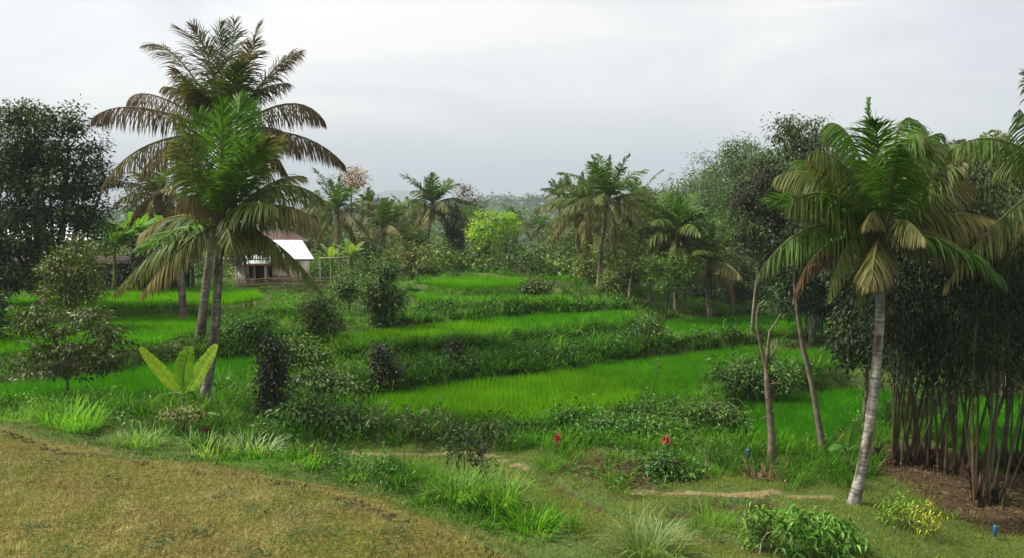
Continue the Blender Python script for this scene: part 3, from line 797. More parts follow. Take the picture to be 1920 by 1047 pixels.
bank_grass('bank_grass', 'dense tall grass on the far terrace banks and hillock', 9400, 30, 58, .9, 9, (.30, .75), .04, 2, DG, (.085, .25, .005), lambda x, y: y > 31)
bank_grass('bank_undergrass', 'low fresh grass between the terraces', 9000, 14, 50, .7, 8, (.12, .32), .02, 1, (.040, .12, .004), (.085, .24, .005), lambda x, y: y > 0)
# leafy weeds and creepers on the banks
n = 3800
x, y = view_sample(n, 16, 52, .9)
k = (zone_at(field_sd, x, y) > .2) & (zone_at(z_path, x, y) < .2) & (zone_at(lawn_sd, x, y) > 2.2) & (zone_at(short_sd, x, y) > .1) & (vnoise(x, y + 90, 2.2, 2) > .45)
x, y = x[k], y[k]; m = len(x); ii = np.repeat(np.arange(m), 22); N = len(ii)
P = np.stack([x[ii] + rng.normal(0, .22, N), y[ii] + rng.normal(0, .22, N), np.zeros(N)], 1); P[:, 2] = terr(P[:, 0], P[:, 1]) + np.abs(rng.normal(0, .22, N)) + .04
C = np.array([.04, .10, .008]) * R(.5, 1.9, m)[ii][:, None] * R(.7, 1.3, N)[:, None]
mb = MB(); leaves(mb, P, rng.normal(0, 1, (N, 3)) * np.array([1, 1, .5]), UP + rng.normal(0, .4, (N, 3)), R(.08, .17, N), R(.035, .08, N), C)
set_tags(mb.build('bank_weeds', M_LEAF), 'leafy weeds creeping over the terrace banks', 'weeds', kind='stuff')

# single grass clumps along the lawn edge and lower ground
CL = (.105, .27, .014); CD = (.07, .21, .012)
for (px_, py_, n, h, sp, w, c, tip, label) in [
 (130, 800, 300, .85, .75, .026, (.11, .29, .018), (.18, .40, .04), 'tallest bright green grass clump at the left end of the lawn edge'),
 (30, 790, 120, .6, .5, .016, CL, None, 'thin grass clump touching the left picture edge beside the lawn'),
 (255, 838, 150, .65, .55, .028, CD, (.28, .38, .15), 'dark rooted grass clump left of the young banana plant'),
 (390, 850, 130, .6, .6, .026, CL, (.34, .42, .18), 'grass clump with pale tips right below the young banana plant'),
 (475, 862, 160, .8, .5, .03, CD, (.42, .50, .28), 'arching grass clump with whitish blades right of the banana plant'),
 (560, 868, 110, .45, .55, .026, CL, None, 'low grass clump at the start of the footpath'),
 (660, 893, 130, .5, .5, .026, CL, (.17, .26, .08), 'low grass clump beyond the dark lawn edge, below the footpath'),
 (790, 915, 80, .4, .5, .026, CD, None, 'small grass clump below the drooping-leaved sapling'),
 (860, 940, 170, .95, .40, .032, CL, (.18, .3, .07), 'upright grass clump round the stems of the drooping-leaved sapling'),
 (935, 955, 170, 1.1, .40, .034, CL, (.17, .3, .06), 'tall grass clump with the longest upright blades in the centre foreground'),
 (1000, 1000, 110, .6, .5, .026, CL, None, 'loose grass clump between the two tallest foreground clumps'),
 (1215, 1040, 200, .95, .55, .028, (.075, .165, .03), (.28, .34, .16), 'pale tipped grass clump cut by the bottom picture edge'),
 (1030, 880, 130, .5, .28, .016, CD, None, 'round grass clump standing alone near the footpath end'),
 (1330, 985, 110, .5, .45, .015, CL, None, 'small grass clump beside the dark rut, left of the leafy bushes'),
 (960, 835, 120, .6, .3, .02, (.07, .18, .02), None, 'bright grass clump right of the drooping-leaved saplings')]:
    q = gp(px_, py_)
    root_mb = MB(); tuft(root_mb, q, n, h, sp, c, tip, w, 3, (.3, 1.7), (.02, .6))
    o = root_mb.build('grass_clump', M_GRASS)
    o.data.transform(Matrix.Translation(Vector(-q))); o.location = q.tolist()
    set_tags(o, label, 'grass clump', 'grass clumps along the lawn edge')
# ------------------------------------------------------------------ buildings and fences
def hip_roof(mb, x0, x1, y0, y1, ze, zr, hipL, hipR, col, th=.06, ridge_y=None, inset=0.0):
    ym = (y0 + y1) / 2 if ridge_y is None else ridge_y
    for k, dz in enumerate((0, -th)):
        V = np.array([[x0, y0, ze + dz], [x1, y0, ze + dz], [x1 - inset, y1, ze + dz], [x0, y1, ze + dz], [x0 + hipL, ym, zr + dz], [x1 - hipR, ym, zr + dz]])
        T = [[0, 1, 5], [0, 5, 4], [1, 2, 5], [2, 3, 4], [2, 4, 5], [3, 0, 4]]
        mb.add(V, T if k == 0 else [t[::-1] for t in T], col)
    # edges of the sheet
    e = [(x0, y0), (x1, y0), (x1 - inset, y1), (x0, y1)]
    for (a, b) in zip(e, e[1:] + e[:1]):
        mb.add(np.array([[*a, ze], [*b, ze], [*b, ze - th], [*a, ze - th]]), [[0, 2, 1], [0, 3, 2]], np.asarray(col) * .7)
HD = 50.0
hx0, hx1 = at(440, 500, HD)[0], at(546, 500, HD)[0]
hz = float(terr((hx0 + hx1) / 2, HD)) - .1
house = empty('farm_house', ((hx0 + hx1) / 2, HD, hz), 'cream walled house with white sheet roof and dark red doors behind the bamboo fence', 'house')
ze = at(520, 486, HD)[2]
xs = at(511, 500, HD)[0]
WALLC = (.78, .68, .56)
m_ = MB(); box(m_, (xs, HD, hz), (hx1, HD + 4.5, ze), WALLC); m_.build('wall', M_WALL, house)
m_ = MB(); box(m_, (hx0, HD + .35, hz), (xs - .003, HD + 4.5, ze - .1), WALLC); m_.build('wall', M_WALL, house)
zs = at(520, 517, HD)[2]
m_ = MB(); box(m_, (xs - .02, HD - .04, hz), (hx1 + .03, HD - .002, zs), (.20, .14, .10)); m_.build('plinth', M_WALL, house)
for i, (a, b, c) in enumerate([(479, 499, (.06, .014, .014)), (503, 510, (.045, .014, .018)), (467, 474, (.05, .014, .018))]):
    xa, xb = at(a, 500, HD + .3)[0], at(b, 500, HD + .3)[0]; zt = at(480, 498, HD + .3)[2]
    m_ = MB(); box(m_, (xa, HD + .30, hz), (xb, HD + .345, zt), c); dr = m_.build('door', M_WOOD, house)
    m_ = MB()
    for (u0, u1, v0, v1) in ((xa - .05, xa - .002, hz, zt + .05), (xb + .002, xb + .05, hz, zt + .05), (xa - .002, xb + .002, zt + .002, zt + .06)):
        box(m_, (u0, HD + .27, v0), (u1, HD + .345, v1), (.52, .42, .32))
    m_.build('frame', M_WOOD, dr)
m_ = MB(); box(m_, (hx0 + .1, HD - .25, hz), (hx0 + .22, HD - .13, ze - .15), WALLC); box(m_, (xs - .45, HD - .25, hz), (xs - .35, HD - .15, ze - .15), WALLC); m_.build('porch_post', M_WALL, house)
rxr = at(588, 480, HD - .6)[0]
zr = at(560, 450, HD + 3)[2]
m_ = MB(); hip_roof(m_, hx0 - .8, rxr, HD - .55, HD + 5.2, ze + .05, zr, .3, 1.55, (.74, .73, .74), ridge_y=HD + 2.6, inset=1.9)
rf = m_.build('roof', M_ROOF, house)
m_ = MB()
for xx in np.arange(hx0 - .6, rxr - 1.6, .42):
    tube(m_, np.array([[xx, HD - .56, ze + .065], [xx + .05, HD + 2.6, zr + .015]]), .022, 4, (.58, .57, .58), cap=False)
m_.build('roof_rib', M_ROOF, rf)
xa, xb = at(455, 497, HD - .9)[0], at(505, 497, HD - .9)[0]
m_ = MB(); za = at(480, 494, HD - .9)[2]
m_.add(np.array([[xa, HD - 1.0, za], [xb, HD - 1.0, za], [xb, HD + .3, za + .5], [xa, HD + .3, za + .5], [xa, HD - 1.0, za - .05], [xb, HD - 1.0, za - .05], [xb, HD + .3, za + .45], [xa, HD + .3, za + .45]]),
       [[0, 1, 2], [0, 2, 3], [4, 6, 5], [4, 7, 6], [0, 4, 5], [0, 5, 1], [1, 5, 6], [1, 6, 2], [0, 3, 7], [0, 7, 4]], (.78, .77, .76))
m_.build('porch_roof', M_ROOF, house)
m_ = MB(); box(m_, (xa, HD - .99, za - .16), (xb, HD - .93, za - .055), (.30, .12, .07)); m_.build('fascia', M_WOOD, house)
m_ = MB(); box(m_, (xs, HD - .54, ze - .09), (rxr - .05, HD - .49, ze - .012), (.22, .12, .09)); m_.build('fascia', M_WOOD, house)

h2 = foot(528, 60); q = at(528, 450, 60)
b2 = empty('farm_house', h2, 'house with brown tiled roof showing above the white sheet roof', 'house')
m_ = MB(); box(m_, (q[0] - 2.2, 60, h2[2] - .2), (q[0] + .6, 64, q[2] - .1), (.35, .28, .22)); m_.build('wall', M_WALL, b2)
m_ = MB(); hip_roof(m_, q[0] - 2.8, q[0] + 1.0, 59.5, 64.5, q[2] - .25, at(528, 433, 62)[2], .8, .9, (.085, .05, .042)); m_.build('roof', M_WOOD, b2)

h3 = foot(90, 50); q = at(90, 452, 50)
b3 = empty('farm_house', h3, 'pale walled house with white roof half hidden behind the big dark tree', 'house')
m_ = MB(); box(m_, (q[0] - 3.4, 50, h3[2] - .2), (q[0] + 1.0, 55, q[2]), (.30, .25, .21)); m_.build('wall', M_WALL, b3)
m_ = MB(); hip_roof(m_, q[0] - 4.2, q[0] + 1.8, 49.3, 56, q[2] + .02, at(90, 418, 52.5)[2], 1.4, 1.4, (.80, .79, .80)); m_.build('roof', M_ROOF, b3)

s0 = foot(265, 47)
shed = empty('wooden_shed', s0, 'dark open wooden shed of boards behind the bright rice strip', 'shed')
x0, x1 = at(176, 520, 47)[0], at(335, 520, 47)[0]; zt = at(260, 486, 47)[2]; zb = s0[2] - .1
nb_ = 24
for i in range(nb_):
    a = x0 + (x1 - x0) * i / nb_; b = x0 + (x1 - x0) * (i + .93) / nb_
    m_ = MB(); box(m_, (a, 48.6 + R(-.02, .02), zb), (b, 48.63, zt - .2 + R(-.06, .06)), np.array([.03, .02, .015]) * R(.5, 1.8)); m_.build('board', M_WOOD, shed)
for i in range(5):
    a = x0 + (x1 - x0) * i / 4
    m_ = MB(); tube(m_, np.array([[a, 47, zb], [a + R(-.05, .05), 47, zt]]), .05, 7, (.04, .03, .022)); m_.build('post', M_WOOD, shed)
for i, zz in enumerate((.45, .75, 1.05)):
    m_ = MB(); box(m_, (x0 + .1, 47.1, zb + zz), (x0 + 1.4, 47.5, zb + zz + .06), (.17, .12, .09)); m_.build('shelf', M_WOOD, shed)
m_ = MB(); hip_roof(m_, x0 - .4, x1 + .4, 46.4, 49.4, zt - .25, zt + .15, .1, .1, (.028, .02, .016)); m_.build('roof', M_WOOD, shed)

fb = foot(545, 44.5)
fence = empty('bamboo_fence', fb, 'low fence of stacked bamboo rails in front of the cream house', 'fence')
fx0, fx1 = at(448, 535, 44.5)[0], at(645, 535, 44.5)[0]
for i in range(9):
    xx = fx0 + (fx1 - fx0) * i / 8; zz = float(terr(xx, 44.5))
    m_ = MB(); tube(m_, np.array([[xx, 44.56, zz - .1], [xx + R(-.04, .04), 44.56, zz + R(.75, .95)]]), .04, 6, np.array([.14, .10, .07]) * R(.7, 1.4)); m_.build('post', M_WOOD, fence)
for i in range(9):
    a, b = (fx0, fx1) if i % 2 else (fx0 + R(0, .6), fx1 - R(.2, 1.4)); t = np.linspace(0, 1, 9)
    xx = a + (b - a) * t; zz = terr(xx, 44.5 + 0 * xx)
    P = np.stack([xx, 44.5 + (i % 2) * .12 - .06 + .012 * np.sin(t * 9 + i), zz + .10 + .085 * i + .035 * np.sin(t * 5 + 2 * i)], 1)
    m_ = MB(); tube(m_, P, .03, 6, np.array([.21, .15, .10]) * R(.5, 1.5)); m_.build('rail', M_WOOD, fence)
ph = at(640, 483, 47); pz = float(terr(ph[0], 47))
rack = empty('drying_pole', (ph[0], 47, pz), 'horizontal pale pole on two posts before the pair of banana plants', 'pole')
m_ = MB(); tube(m_, np.array([at(598, 485, 47), at(640, 483, 47), at(655, 481.5, 47)]), .035, 6, (.30, .24, .17)); m_.build('pole', M_WOOD, rack)
for px_ in (600, 653):
    q = at(px_, 485, 47.08); m_ = MB(); tube(m_, np.array([[q[0], q[1], float(terr(q[0], q[1])) - .1], q]), .04, 6, (.2, .16, .11)); m_.build('post', M_WOOD, rack)

# ------------------------------------------------------------------ the signature palms
def frs(d, lst):
    out = []
    for (cx, cy, tx, ty, dd, *o) in lst:
        p2 = at(tx, ty, d + dd); p1 = at(cx, cy, d + dd * .5)
        out.append((p1, p2, o[0] if o else {}))
    return out
Y = dict(age=.72, tip_age=.8); BR = dict(age=.86, tip_age=.97); G = dict(age=.12); OL = dict(age=.5, tip_age=.8)
# tall palm on the left, behind
TONE = .72
d1 = gp(372, 640)[1]
base = gp(374, 642); top = at(424, 258, d1)
palm('coconut_palm', 'tallest palm, left, with browned fronds arching against the sky', base, top, frs(d1, [
 (235,168,173,222,-.6,dict(age=.84, tip_age=.98, droop=1.5)),(262,140,238,192,.9,dict(age=.8, tip_age=.98, droop=1.4)),
 (335,70,276,84,.8,dict(age=.6, tip_age=.92, droop=.7)),(398,80,334,54,1.2,dict(age=.5, tip_age=.85, droop=.4)),(405,120,362,50,-.9,dict(age=.55, tip_age=.85, droop=.5)),
 (417,140,412,46,.3,dict(age=.2, droop=.1, lift=.5)),(432,140,440,40,1.2,dict(age=.45, tip_age=.8, droop=.35)),(450,120,489,46,.9,dict(age=.55, tip_age=.85, droop=.5)),(455,130,478,78,-.8,dict(age=.6, tip_age=.9, droop=.6)),
 (505,120,560,98,.5,dict(age=.62, tip_age=.9, droop=.7)),(490,150,540,118,1.4,dict(age=.55, tip_age=.9, droop=.6)),
 (556,150,609,228,-.4,dict(age=.66, tip_age=.95, droop=1.3)),(572,225,647,310,.5,dict(age=.68, tip_age=.96, droop=1.4)),(540,215,560,285,-1.2,dict(age=.75, tip_age=.95, droop=1.3)),
 (255,240,191,350,-.3,dict(age=.68, tip_age=.85, droop=1.4)),(300,250,262,330,1.0,dict(age=.6, tip_age=.85, droop=1.3)),(350,235,318,370,-.9,dict(age=.9, tip_age=.99, droop=1.5)),
 (395,180,352,150,-1.6,dict(age=.76, tip_age=.86, droop=1.3)),(380,180,330,130,-1.4,dict(age=.7, tip_age=.9, droop=.8)),(470,240,520,350,-.6,dict(age=.7, tip_age=.9, droop=1.4)),(500,240,545,340,1.0,dict(age=.7, tip_age=.95, droop=1.4)),(430,200,450,120,-1.2,dict(age=.3, droop=.5))]),
 r0=.17, r1=.12, n=84, W=.046, Lmax=1.2, rest=5, seed_el=(-5, 70), Lf=3.9, age=.6, nuts=4, ctrl=at(392, 470, d1), pale=(.17, .15, .11))
# nearer palm on the left
TONE = 1.25
d2 = gp(378, 762)[1]
base = gp(378, 764); top = at(411, 430, d2)
palm('coconut_palm', 'nearer left palm with fresh green upright fronds and ringed grey trunk', base, top, frs(d2, [
 (440,270,452,182,.5,dict(age=.08, droop=.25, lift=.35)),(415,280,418,194,-.5,dict(age=.1, droop=.3, lift=.35)),(465,300,478,200,.9,dict(age=.12, droop=.4)),(385,290,372,215,.4,dict(age=.15, droop=.5)),
 (375,300,336,222,-.7,dict(age=.25, tip_age=.6, droop=.8)),(360,330,338,270,-1.0,dict(age=.3, tip_age=.7, droop=.9)),(460,310,505,262,-.8,dict(age=.15, tip_age=.6, droop=.6)),(490,320,526,264,.4,dict(age=.3, tip_age=.72, droop=.8)),
 (360,335,331,385,-1.1,dict(age=.66, tip_age=.78, droop=1.4, Lmax=.75)),(520,305,602,372,.2,dict(age=.28, tip_age=.6, droop=1.0)),(520,350,597,418,-.4,dict(age=.3, tip_age=.85, droop=1.2)),(500,330,560,330,.9,dict(age=.35, tip_age=.7, droop=.8)),
 (330,415,216,548,-.3,dict(age=.42, tip_age=.6, droop=1.1)),(352,430,268,548,-.9,dict(age=.5, tip_age=.84, droop=1.3)),
 (505,412,602,546,-.5,dict(age=.62, tip_age=.5, droop=1.5, Lmax=.8)),(485,400,540,500,.8,dict(age=.7, tip_age=.95, droop=1.5)),(330,380,262,440,.8,dict(age=.55, tip_age=.8, droop=1.2)),(455,360,520,390,-1.5,dict(age=.35, tip_age=.6, droop=1.0)),(390,330,350,300,1.2,dict(age=.3, droop=.8)),(440,330,470,260,-1.4,dict(age=.2, droop=.6))]),
 r0=.14, r1=.105, n=82, W=.046, Lmax=1.1, rest=4, seed_el=(0, 50), Lf=2.5, age=.36, nuts=3, ctrl=at(412, 620, d2), pale=(.25, .22, .19))
# palm on the right in front of the bamboo
TONE = 1.18
base = gp(1598, 946); d3 = base[1]
top = at(1652, 452, d3)
palm('coconut_palm', 'right palm with curved whitish trunk and one rust brown hanging frond', base, top, frs(d3, [
 (1632,300,1629,184,.3,dict(age=.05, droop=.3, lift=.3, Lmax=.3, sweep=32)),(1605,215,1552,232,.6,dict(age=.25, droop=1.1)),(1590,270,1520,285,-.7,dict(age=.3, tip_age=.6, droop=1.3)),(1675,190,1712,225,.8,dict(age=.2, droop=1.0)),
 (1690,215,1735,260,-.7,dict(age=.3, tip_age=.5, droop=1.1)),(1725,220,1778,285,.5,dict(age=.3, tip_age=.6, droop=1.2)),(1705,250,1765,250,1.1,dict(age=.25, droop=1.0)),
 (1560,290,1457,330,.7,dict(age=.35, tip_age=.6, droop=1.1)),(1560,320,1478,382,-.7,dict(age=.32, tip_age=.55, droop=1.3)),(1590,330,1500,300,.9,dict(age=.3, droop=.9)),
 (1515,370,1424,512,-.4,dict(age=.34, tip_age=.4, droop=1.1, Lmax=.95)),(1520,430,1487,560,.3,dict(age=.99, tip_age=1, droop=1.9, Lmax=.65)),
 (1590,400,1556,552,-.7,dict(age=.4, tip_age=.6, droop=1.3, Lmax=.75)),(1625,405,1612,580,-.6,dict(age=.42, tip_age=.55, droop=1.2, Lmax=.6)),(1640,365,1622,425,-1.7,dict(age=.62, tip_age=.76, droop=1.4, Lmax=.5)),(1690,380,1735,450,-1.5,dict(age=.5, tip_age=.7, droop=1.3, Lmax=.7)),
 (1790,370,1890,425,-.3,dict(age=.45, tip_age=.85, droop=1.5)),(1750,410,1818,482,-.7,dict(age=.4, tip_age=.7, droop=1.2)),(1740,350,1815,338,.4,dict(age=.4, tip_age=.82, droop=1.1)),(1730,330,1800,300,-.8,dict(age=.3, tip_age=.6, droop=1.0)),
(1650,280,1640,230,-1.3,dict(age=.15, droop=.6)),(1680,300,1690,270,-1.8,dict(age=.25, droop=.9))]),
 r0=.115, r1=.095, n=84, W=.040, Lmax=.95, rest=4, seed_el=(0, 40), Lf=2.5, age=.36, nuts=6, ctrl=at(1655, 740, d3), pale=(.29, .265, .23))
# palm whose crown is cut by the right picture edge
d4 = 17.0
base = foot(2010, 18.5); top = at(1985, 345, d4)
palm('coconut_palm', 'palm cut by the right picture edge, one dry folded frond hanging', base, top, frs(d4, [
 (1870,215,1778,285,-.3,dict(age=.38, tip_age=.5, droop=1.2)),(1880,380,1772,536,-.5,dict(age=.4, tip_age=.66, droop=1.2)),(1905,325,1902,472,.2,dict(age=.88, tip_age=.9, droop=2.2, Lmax=.5, lift=0.)),
 (1920,240,1860,330,.9,dict(age=.4, droop=1.1)),(1950,230,1921,138,.4,dict(age=.4, droop=.9)),(1945,250,1912,205,-.8,dict(age=.35, droop=1.2)),(1910,400,1860,560,.8,dict(age=.45, droop=1.2)),(2060,200,2120,280,.2),(2080,380,2140,520,.3),(2000,200,2010,120,.5)]),
 r0=.15, r1=.12, n=64, W=.036, Lmax=.85, rest=0, Lf=2.7, age=.4, nuts=3)
# duller palm far left behind the two big ones
d5 = 36.0
base = foot(342, d5, 590); top = at(296, 372, d5 + 1)
palm('coconut_palm', 'dull leaning palm whose grey crown shows left of the nearer palm', base, top, [], r0=.17, r1=.12, n=40, W=.06, Lmax=.7, rest=16, Lf=2.2, age=.6, ctrl=at(345, 470, d5), pale=(.2, .18, .14))

# ------------------------------------------------------------------ palms of the middle distance
for (px_, cy, d, bx, rest, Lf, age, label) in [
 (633, 402, 60, 642, 18, 3.0, .5, 'coconut palm above the pair of banana plants right of the house'),
 (690, 392, 92, 692, 13, 2.6, .5, 'small hazy palm right of the tall orange-crowned tree'),
 (718, 432, 66, 735, 14, 2.7, .62, 'leaning palm with yellowing fronds between the banana pair and the slender palm'),
 (741, 425, 70, 748, 12, 2.4, .6, 'thin palm just right of the leaning yellowing palm'),
 (811, 388, 56, 800, 17, 2.4, .52, 'slender long-trunked palm left of the lime green tree'),
 (1138, 382, 46, 1122, 20, 2.9, .5, 'tallest palm right of centre with a full dark crown'),
 (1086, 398, 51, 1078, 17, 2.7, .5, 'palm with thin pale trunk left of the full crowned centre palm'),
 (1272, 436, 44, 1268, 16, 2.3, .45, 'palm with a fan of upright leaves above the olive trees'),
 (1048, 372, 88, 1052, 10, 2.4, .55, 'small distant palm beside the wooded hill, left of the centre palms'),
 (1330, 500, 43, 1335, 10, 2.4, .6, 'low palm with pale drooping fronds right of the olive trees')]:
    top = at(px_, cy, d); base = foot(bx, d, 540)
    if top[2] - base[2] < 1.5: top = top + UP * 1.0
    spear = [(top + np.array([R(-.1, .1), 0, Lf * .5]), top + np.array([R(-.2, .2), R(-.2, .2), Lf * .95]), dict(age=.2, droop=.3, lift=.3, Lmax=.42)),
             (top + np.array([R(.2, .6), -.2, Lf * .45]), top + np.array([R(.6, 1.4), R(-.8, .4), Lf * R(.55, .85)]), dict(age=.35, droop=.6)), (top + np.array([R(-.6, -.2), -.2, Lf * .45]), top + np.array([R(-1.4, -.6), R(-.6, .4), Lf * R(.55, .85)]), dict(age=.35, droop=.6))]
    palm('coconut_palm', label, base, top, spear, r0=.14, r1=.10, n=42, W=.075, Lmax=.95, rest=rest, Lf=Lf * 1.22, age=age - .06, nuts=2 if d < 50 else 0, bow=(R(-.3, .3), 0), group='palms of the middle distance', pale=(.26, .23, .18))
for (px_, py_, d, Lf, age, label) in [(772, 492, 53, 1.7, .72, 'stemless yellow palm at the foot of the slender palm'), (992, 506, 54, 1.8, .55, 'stemless green palm right of the lime green tree'),
                                     (905, 492, 56, 1.5, .6, 'low palm tuft under the lime green tree')]:
    base = foot(px_, d, 540); top = at(px_, py_, d)
    palm('young_palm', label, base, top, [], r0=.12, r1=.1, n=30, W=.07, Lmax=.6, rest=15, Lf=Lf, age=age, group='stemless palms of the middle distance', husk=False)

# ------------------------------------------------------------------ banana plants
d = gp(345, 792)[1]; b0 = gp(343, 792); st = at(345, 742, d)
S_ = (1, -.25, 0)
banana('banana_plant', 'young banana plant with four upright yellow-green leaves by the left palms', b0, [
 (at(318,715,d-.1), at(262,652,d), dict(width=.50, side=(.75, -.3, .6), torn=.2, n=32, col=(.30, .46, .035))),
 (at(338,690,d-.35), at(356,650,d-.3), dict(width=.62, side=(1, -.1, .1), torn=.3, n=32, col=(.14, .30, .02))),
 (at(362,715,d), at(406,646,d+.1), dict(width=.50, side=(.75, -.3, -.55), torn=.4, n=32, col=(.27, .44, .03))),
 (at(315,725,d+.4), at(283,760,d+.5), dict(width=.45, col=(.05, .14, .02))),
 (at(372,720,d+.4), at(366,775,d+.3), dict(width=.45, col=(.06, .16, .02), side=(1, 0, .1), torn=.5)),
 (at(350,715,d+.3), at(348,668,d+.5), dict(width=.3, col=(.10, .2, .03)))], st, r=.06)
d = gp(385, 800)[1]
banana('banana_plant', 'small banana sucker with one leaf pointing right at the nearer palm foot', gp(378, 806), [
 (at(385,768,d), at(412,779,d-.1), dict(width=.3, col=(.17, .27, .05), torn=.35)), (at(375,770,d), at(366,760,d+.2), dict(width=.2, col=(.1, .2, .03)))], at(378, 786, d), r=.04)
d = 19.6; b0 = foot(1592, d, 860)
banana('banana_plant', 'small banana plant with two leaves left of the whitish palm trunk', b0, [
 (at(1593,820,d), at(1601,790,d), dict(width=.42, col=(.10, .24, .03), side=(1, 0, 0), torn=.05)), (at(1575,825,d), at(1556,845,d-.1), dict(width=.34, col=(.07, .19, .025), torn=.05)),
 (at(1605,830,d+.3), at(1625,838,d+.3), dict(width=.25, col=(.06, .15, .02)))], at(1590, 848, d), r=.05)
for (px_, d, zt, k, label) in [(215, 44, 462, 10, 'broad-leaved banana plant between the big dark tree and the shed'), (258, 45.0, 446, 10, 'taller banana plant standing over the shed roof'), (312, 44.5, 446, 8, 'banana plant behind the nearer left palm fronds'),
                              (622, 48, 490, 9, 'left one of the two banana plants right of the house'), (660, 48.5, 482, 10, 'right one of the two banana plants, with upright leaves')]:
    b0 = foot(px_, d, 540); st = at(px_, zt, d); lf = []
    for i in range(k):
        a = i * 2.4 + R(-.3, .3); el = np.interp(i / k, [0, 1], [1.35, .35]); hd = np.array([math.cos(a), math.sin(a), 0]); Lk = R(1.5, 2.0) * (.8 if d > 47 else 1.15)
        p1 = st + Lk * .5 * (hd * math.cos(el) + UP * math.sin(el)); e2 = el - .75
        lf.append((p1, p1 + Lk * .5 * (hd * math.cos(e2) + UP * math.sin(e2)), dict(width=R(.45, .6) * (.8 if d > 47 else 1.25), torn=.3)))
    banana('banana_plant', label, b0, lf, st, r=.1, group='banana plants by the houses', col=(.09, .20, .03) if d < 47 else (.16, .26, .05), n=10)

# ------------------------------------------------------------------ broadleaf trees, left
DK = [(.009, .024, .005), (.020, .048, .008), (.042, .085, .012)]
d = 37.0
tree('dark_tree', 'big dense dark green tree at the left picture edge', foot(60, d), [lobe(*l, d) for l in [(60,212,26,24),(135,228,30,26),(198,335,22,22),(30,225,22,20),(55,255,62,56),(128,280,62,62),(20,300,60,70),(85,330,90,55),(165,345,38,45),(40,430,75,55),(120,415,75,45),(170,410,38,38),(15,500,70,60),(85,500,75,45),(-60,400,70,150)]],
     DK + [(.07, .12, .016)], n_clump=760, per=44, size=.20, sigma=.30, r=.28, shell=.5, tipcols=[(.13, .18, .03)], tipfrac=.08, flat=.7)  # the extra brighter leaf colours stand in for sunlit leaves
d = 33.0
tree('conical_tree', 'rounded olive green young tree in front of the big dark tree', foot(140, d, 570), [lobe(*l, d) for l in [(145,470,36,26),(130,505,52,32),(165,520,30,30),(110,545,50,26),(150,550,50,22)]],
     [(.04, .07, .008), (.085, .12, .012), (.14, .175, .02)], n_clump=150, per=30, size=.15, sigma=.24, r=.09, shell=.5)
d = gp(125, 752)[1]
tree('small_tree', 'small layered tree with brownish leaves at the left above the lawn edge', gp(125, 752), [lobe(*l, d) for l in [(75,590,48,20),(170,595,42,26),(205,625,38,26),(120,622,60,16),(60,655,48,16),(150,650,70,20),(205,668,38,24),(95,690,62,18),(170,690,50,18),(60,612,35,14)]],
     [(.02, .045, .007), (.045, .08, .011), (.085, .11, .024), (.16, .165, .05)], n_clump=230, per=20, size=.13, sigma=.20, r=.05, flat=.35, shell=.25, hang=.3, bark=(.13, .09, .06), fork=at(126, 680, d))
d = 30
shrub('dark_shrub', 'black-green shrub edge poking in at the left picture edge', foot(-20, d, 620), [lobe(-15, 608, 26, 30, d), lobe(-20, 570, 30, 25, d)], DK, n_clump=50, per=24, size=.15, sigma=.2)
# low trees behind the shed and house
for (px_, d, lbs, cols, label) in [
 (285, 52, [(275,350,30,22),(250,380,26,30),(300,400,30,30)], [(.04, .06, .02), (.08, .10, .04)], 'grey-green feathery tree behind the shed, left of the palms'),
 (240, 45.9, [(235,440,34,20),(200,455,26,22),(285,445,34,20),(320,455,30,22)], [(.03, .075, .010), (.06, .13, .016), (.09, .18, .02)], 'green leafy tree hanging over the shed roof'),
 (200, 45.2, [(195,520,26,20),(235,515,30,22),(280,520,32,20),(320,515,26,22),(260,495,40,16)], DK, 'added low dark bushes standing in for the darkness of the open shed'),  # bushes added to keep the shed front dark
 (470, 47, [(448,470,26,22),(470,462,22,16),(455,440,24,18),(430,450,22,24)], [(.02, .035, .012), (.05, .06, .02), (.10, .07, .04)], 'small dark tree leaning before the cream house, behind the palm trunks'),
 (360, 50, [(350,440,50,34),(390,410,40,34),(340,480,40,30)], DK, 'dark tree filling the gap behind the palm trunks'),
 (575, 72, [(570,440,38,26),(600,460,40,34),(545,420,34,24)], [(.03, .06, .02), (.07, .10, .035)], 'hazy green tree behind the white roof')]:
    tree('garden_tree', label, foot(px_, d), [lobe(*l, d) for l in lbs], cols, n_clump=110, per=24, size=.2, sigma=.33, r=.12, group='trees round the houses')

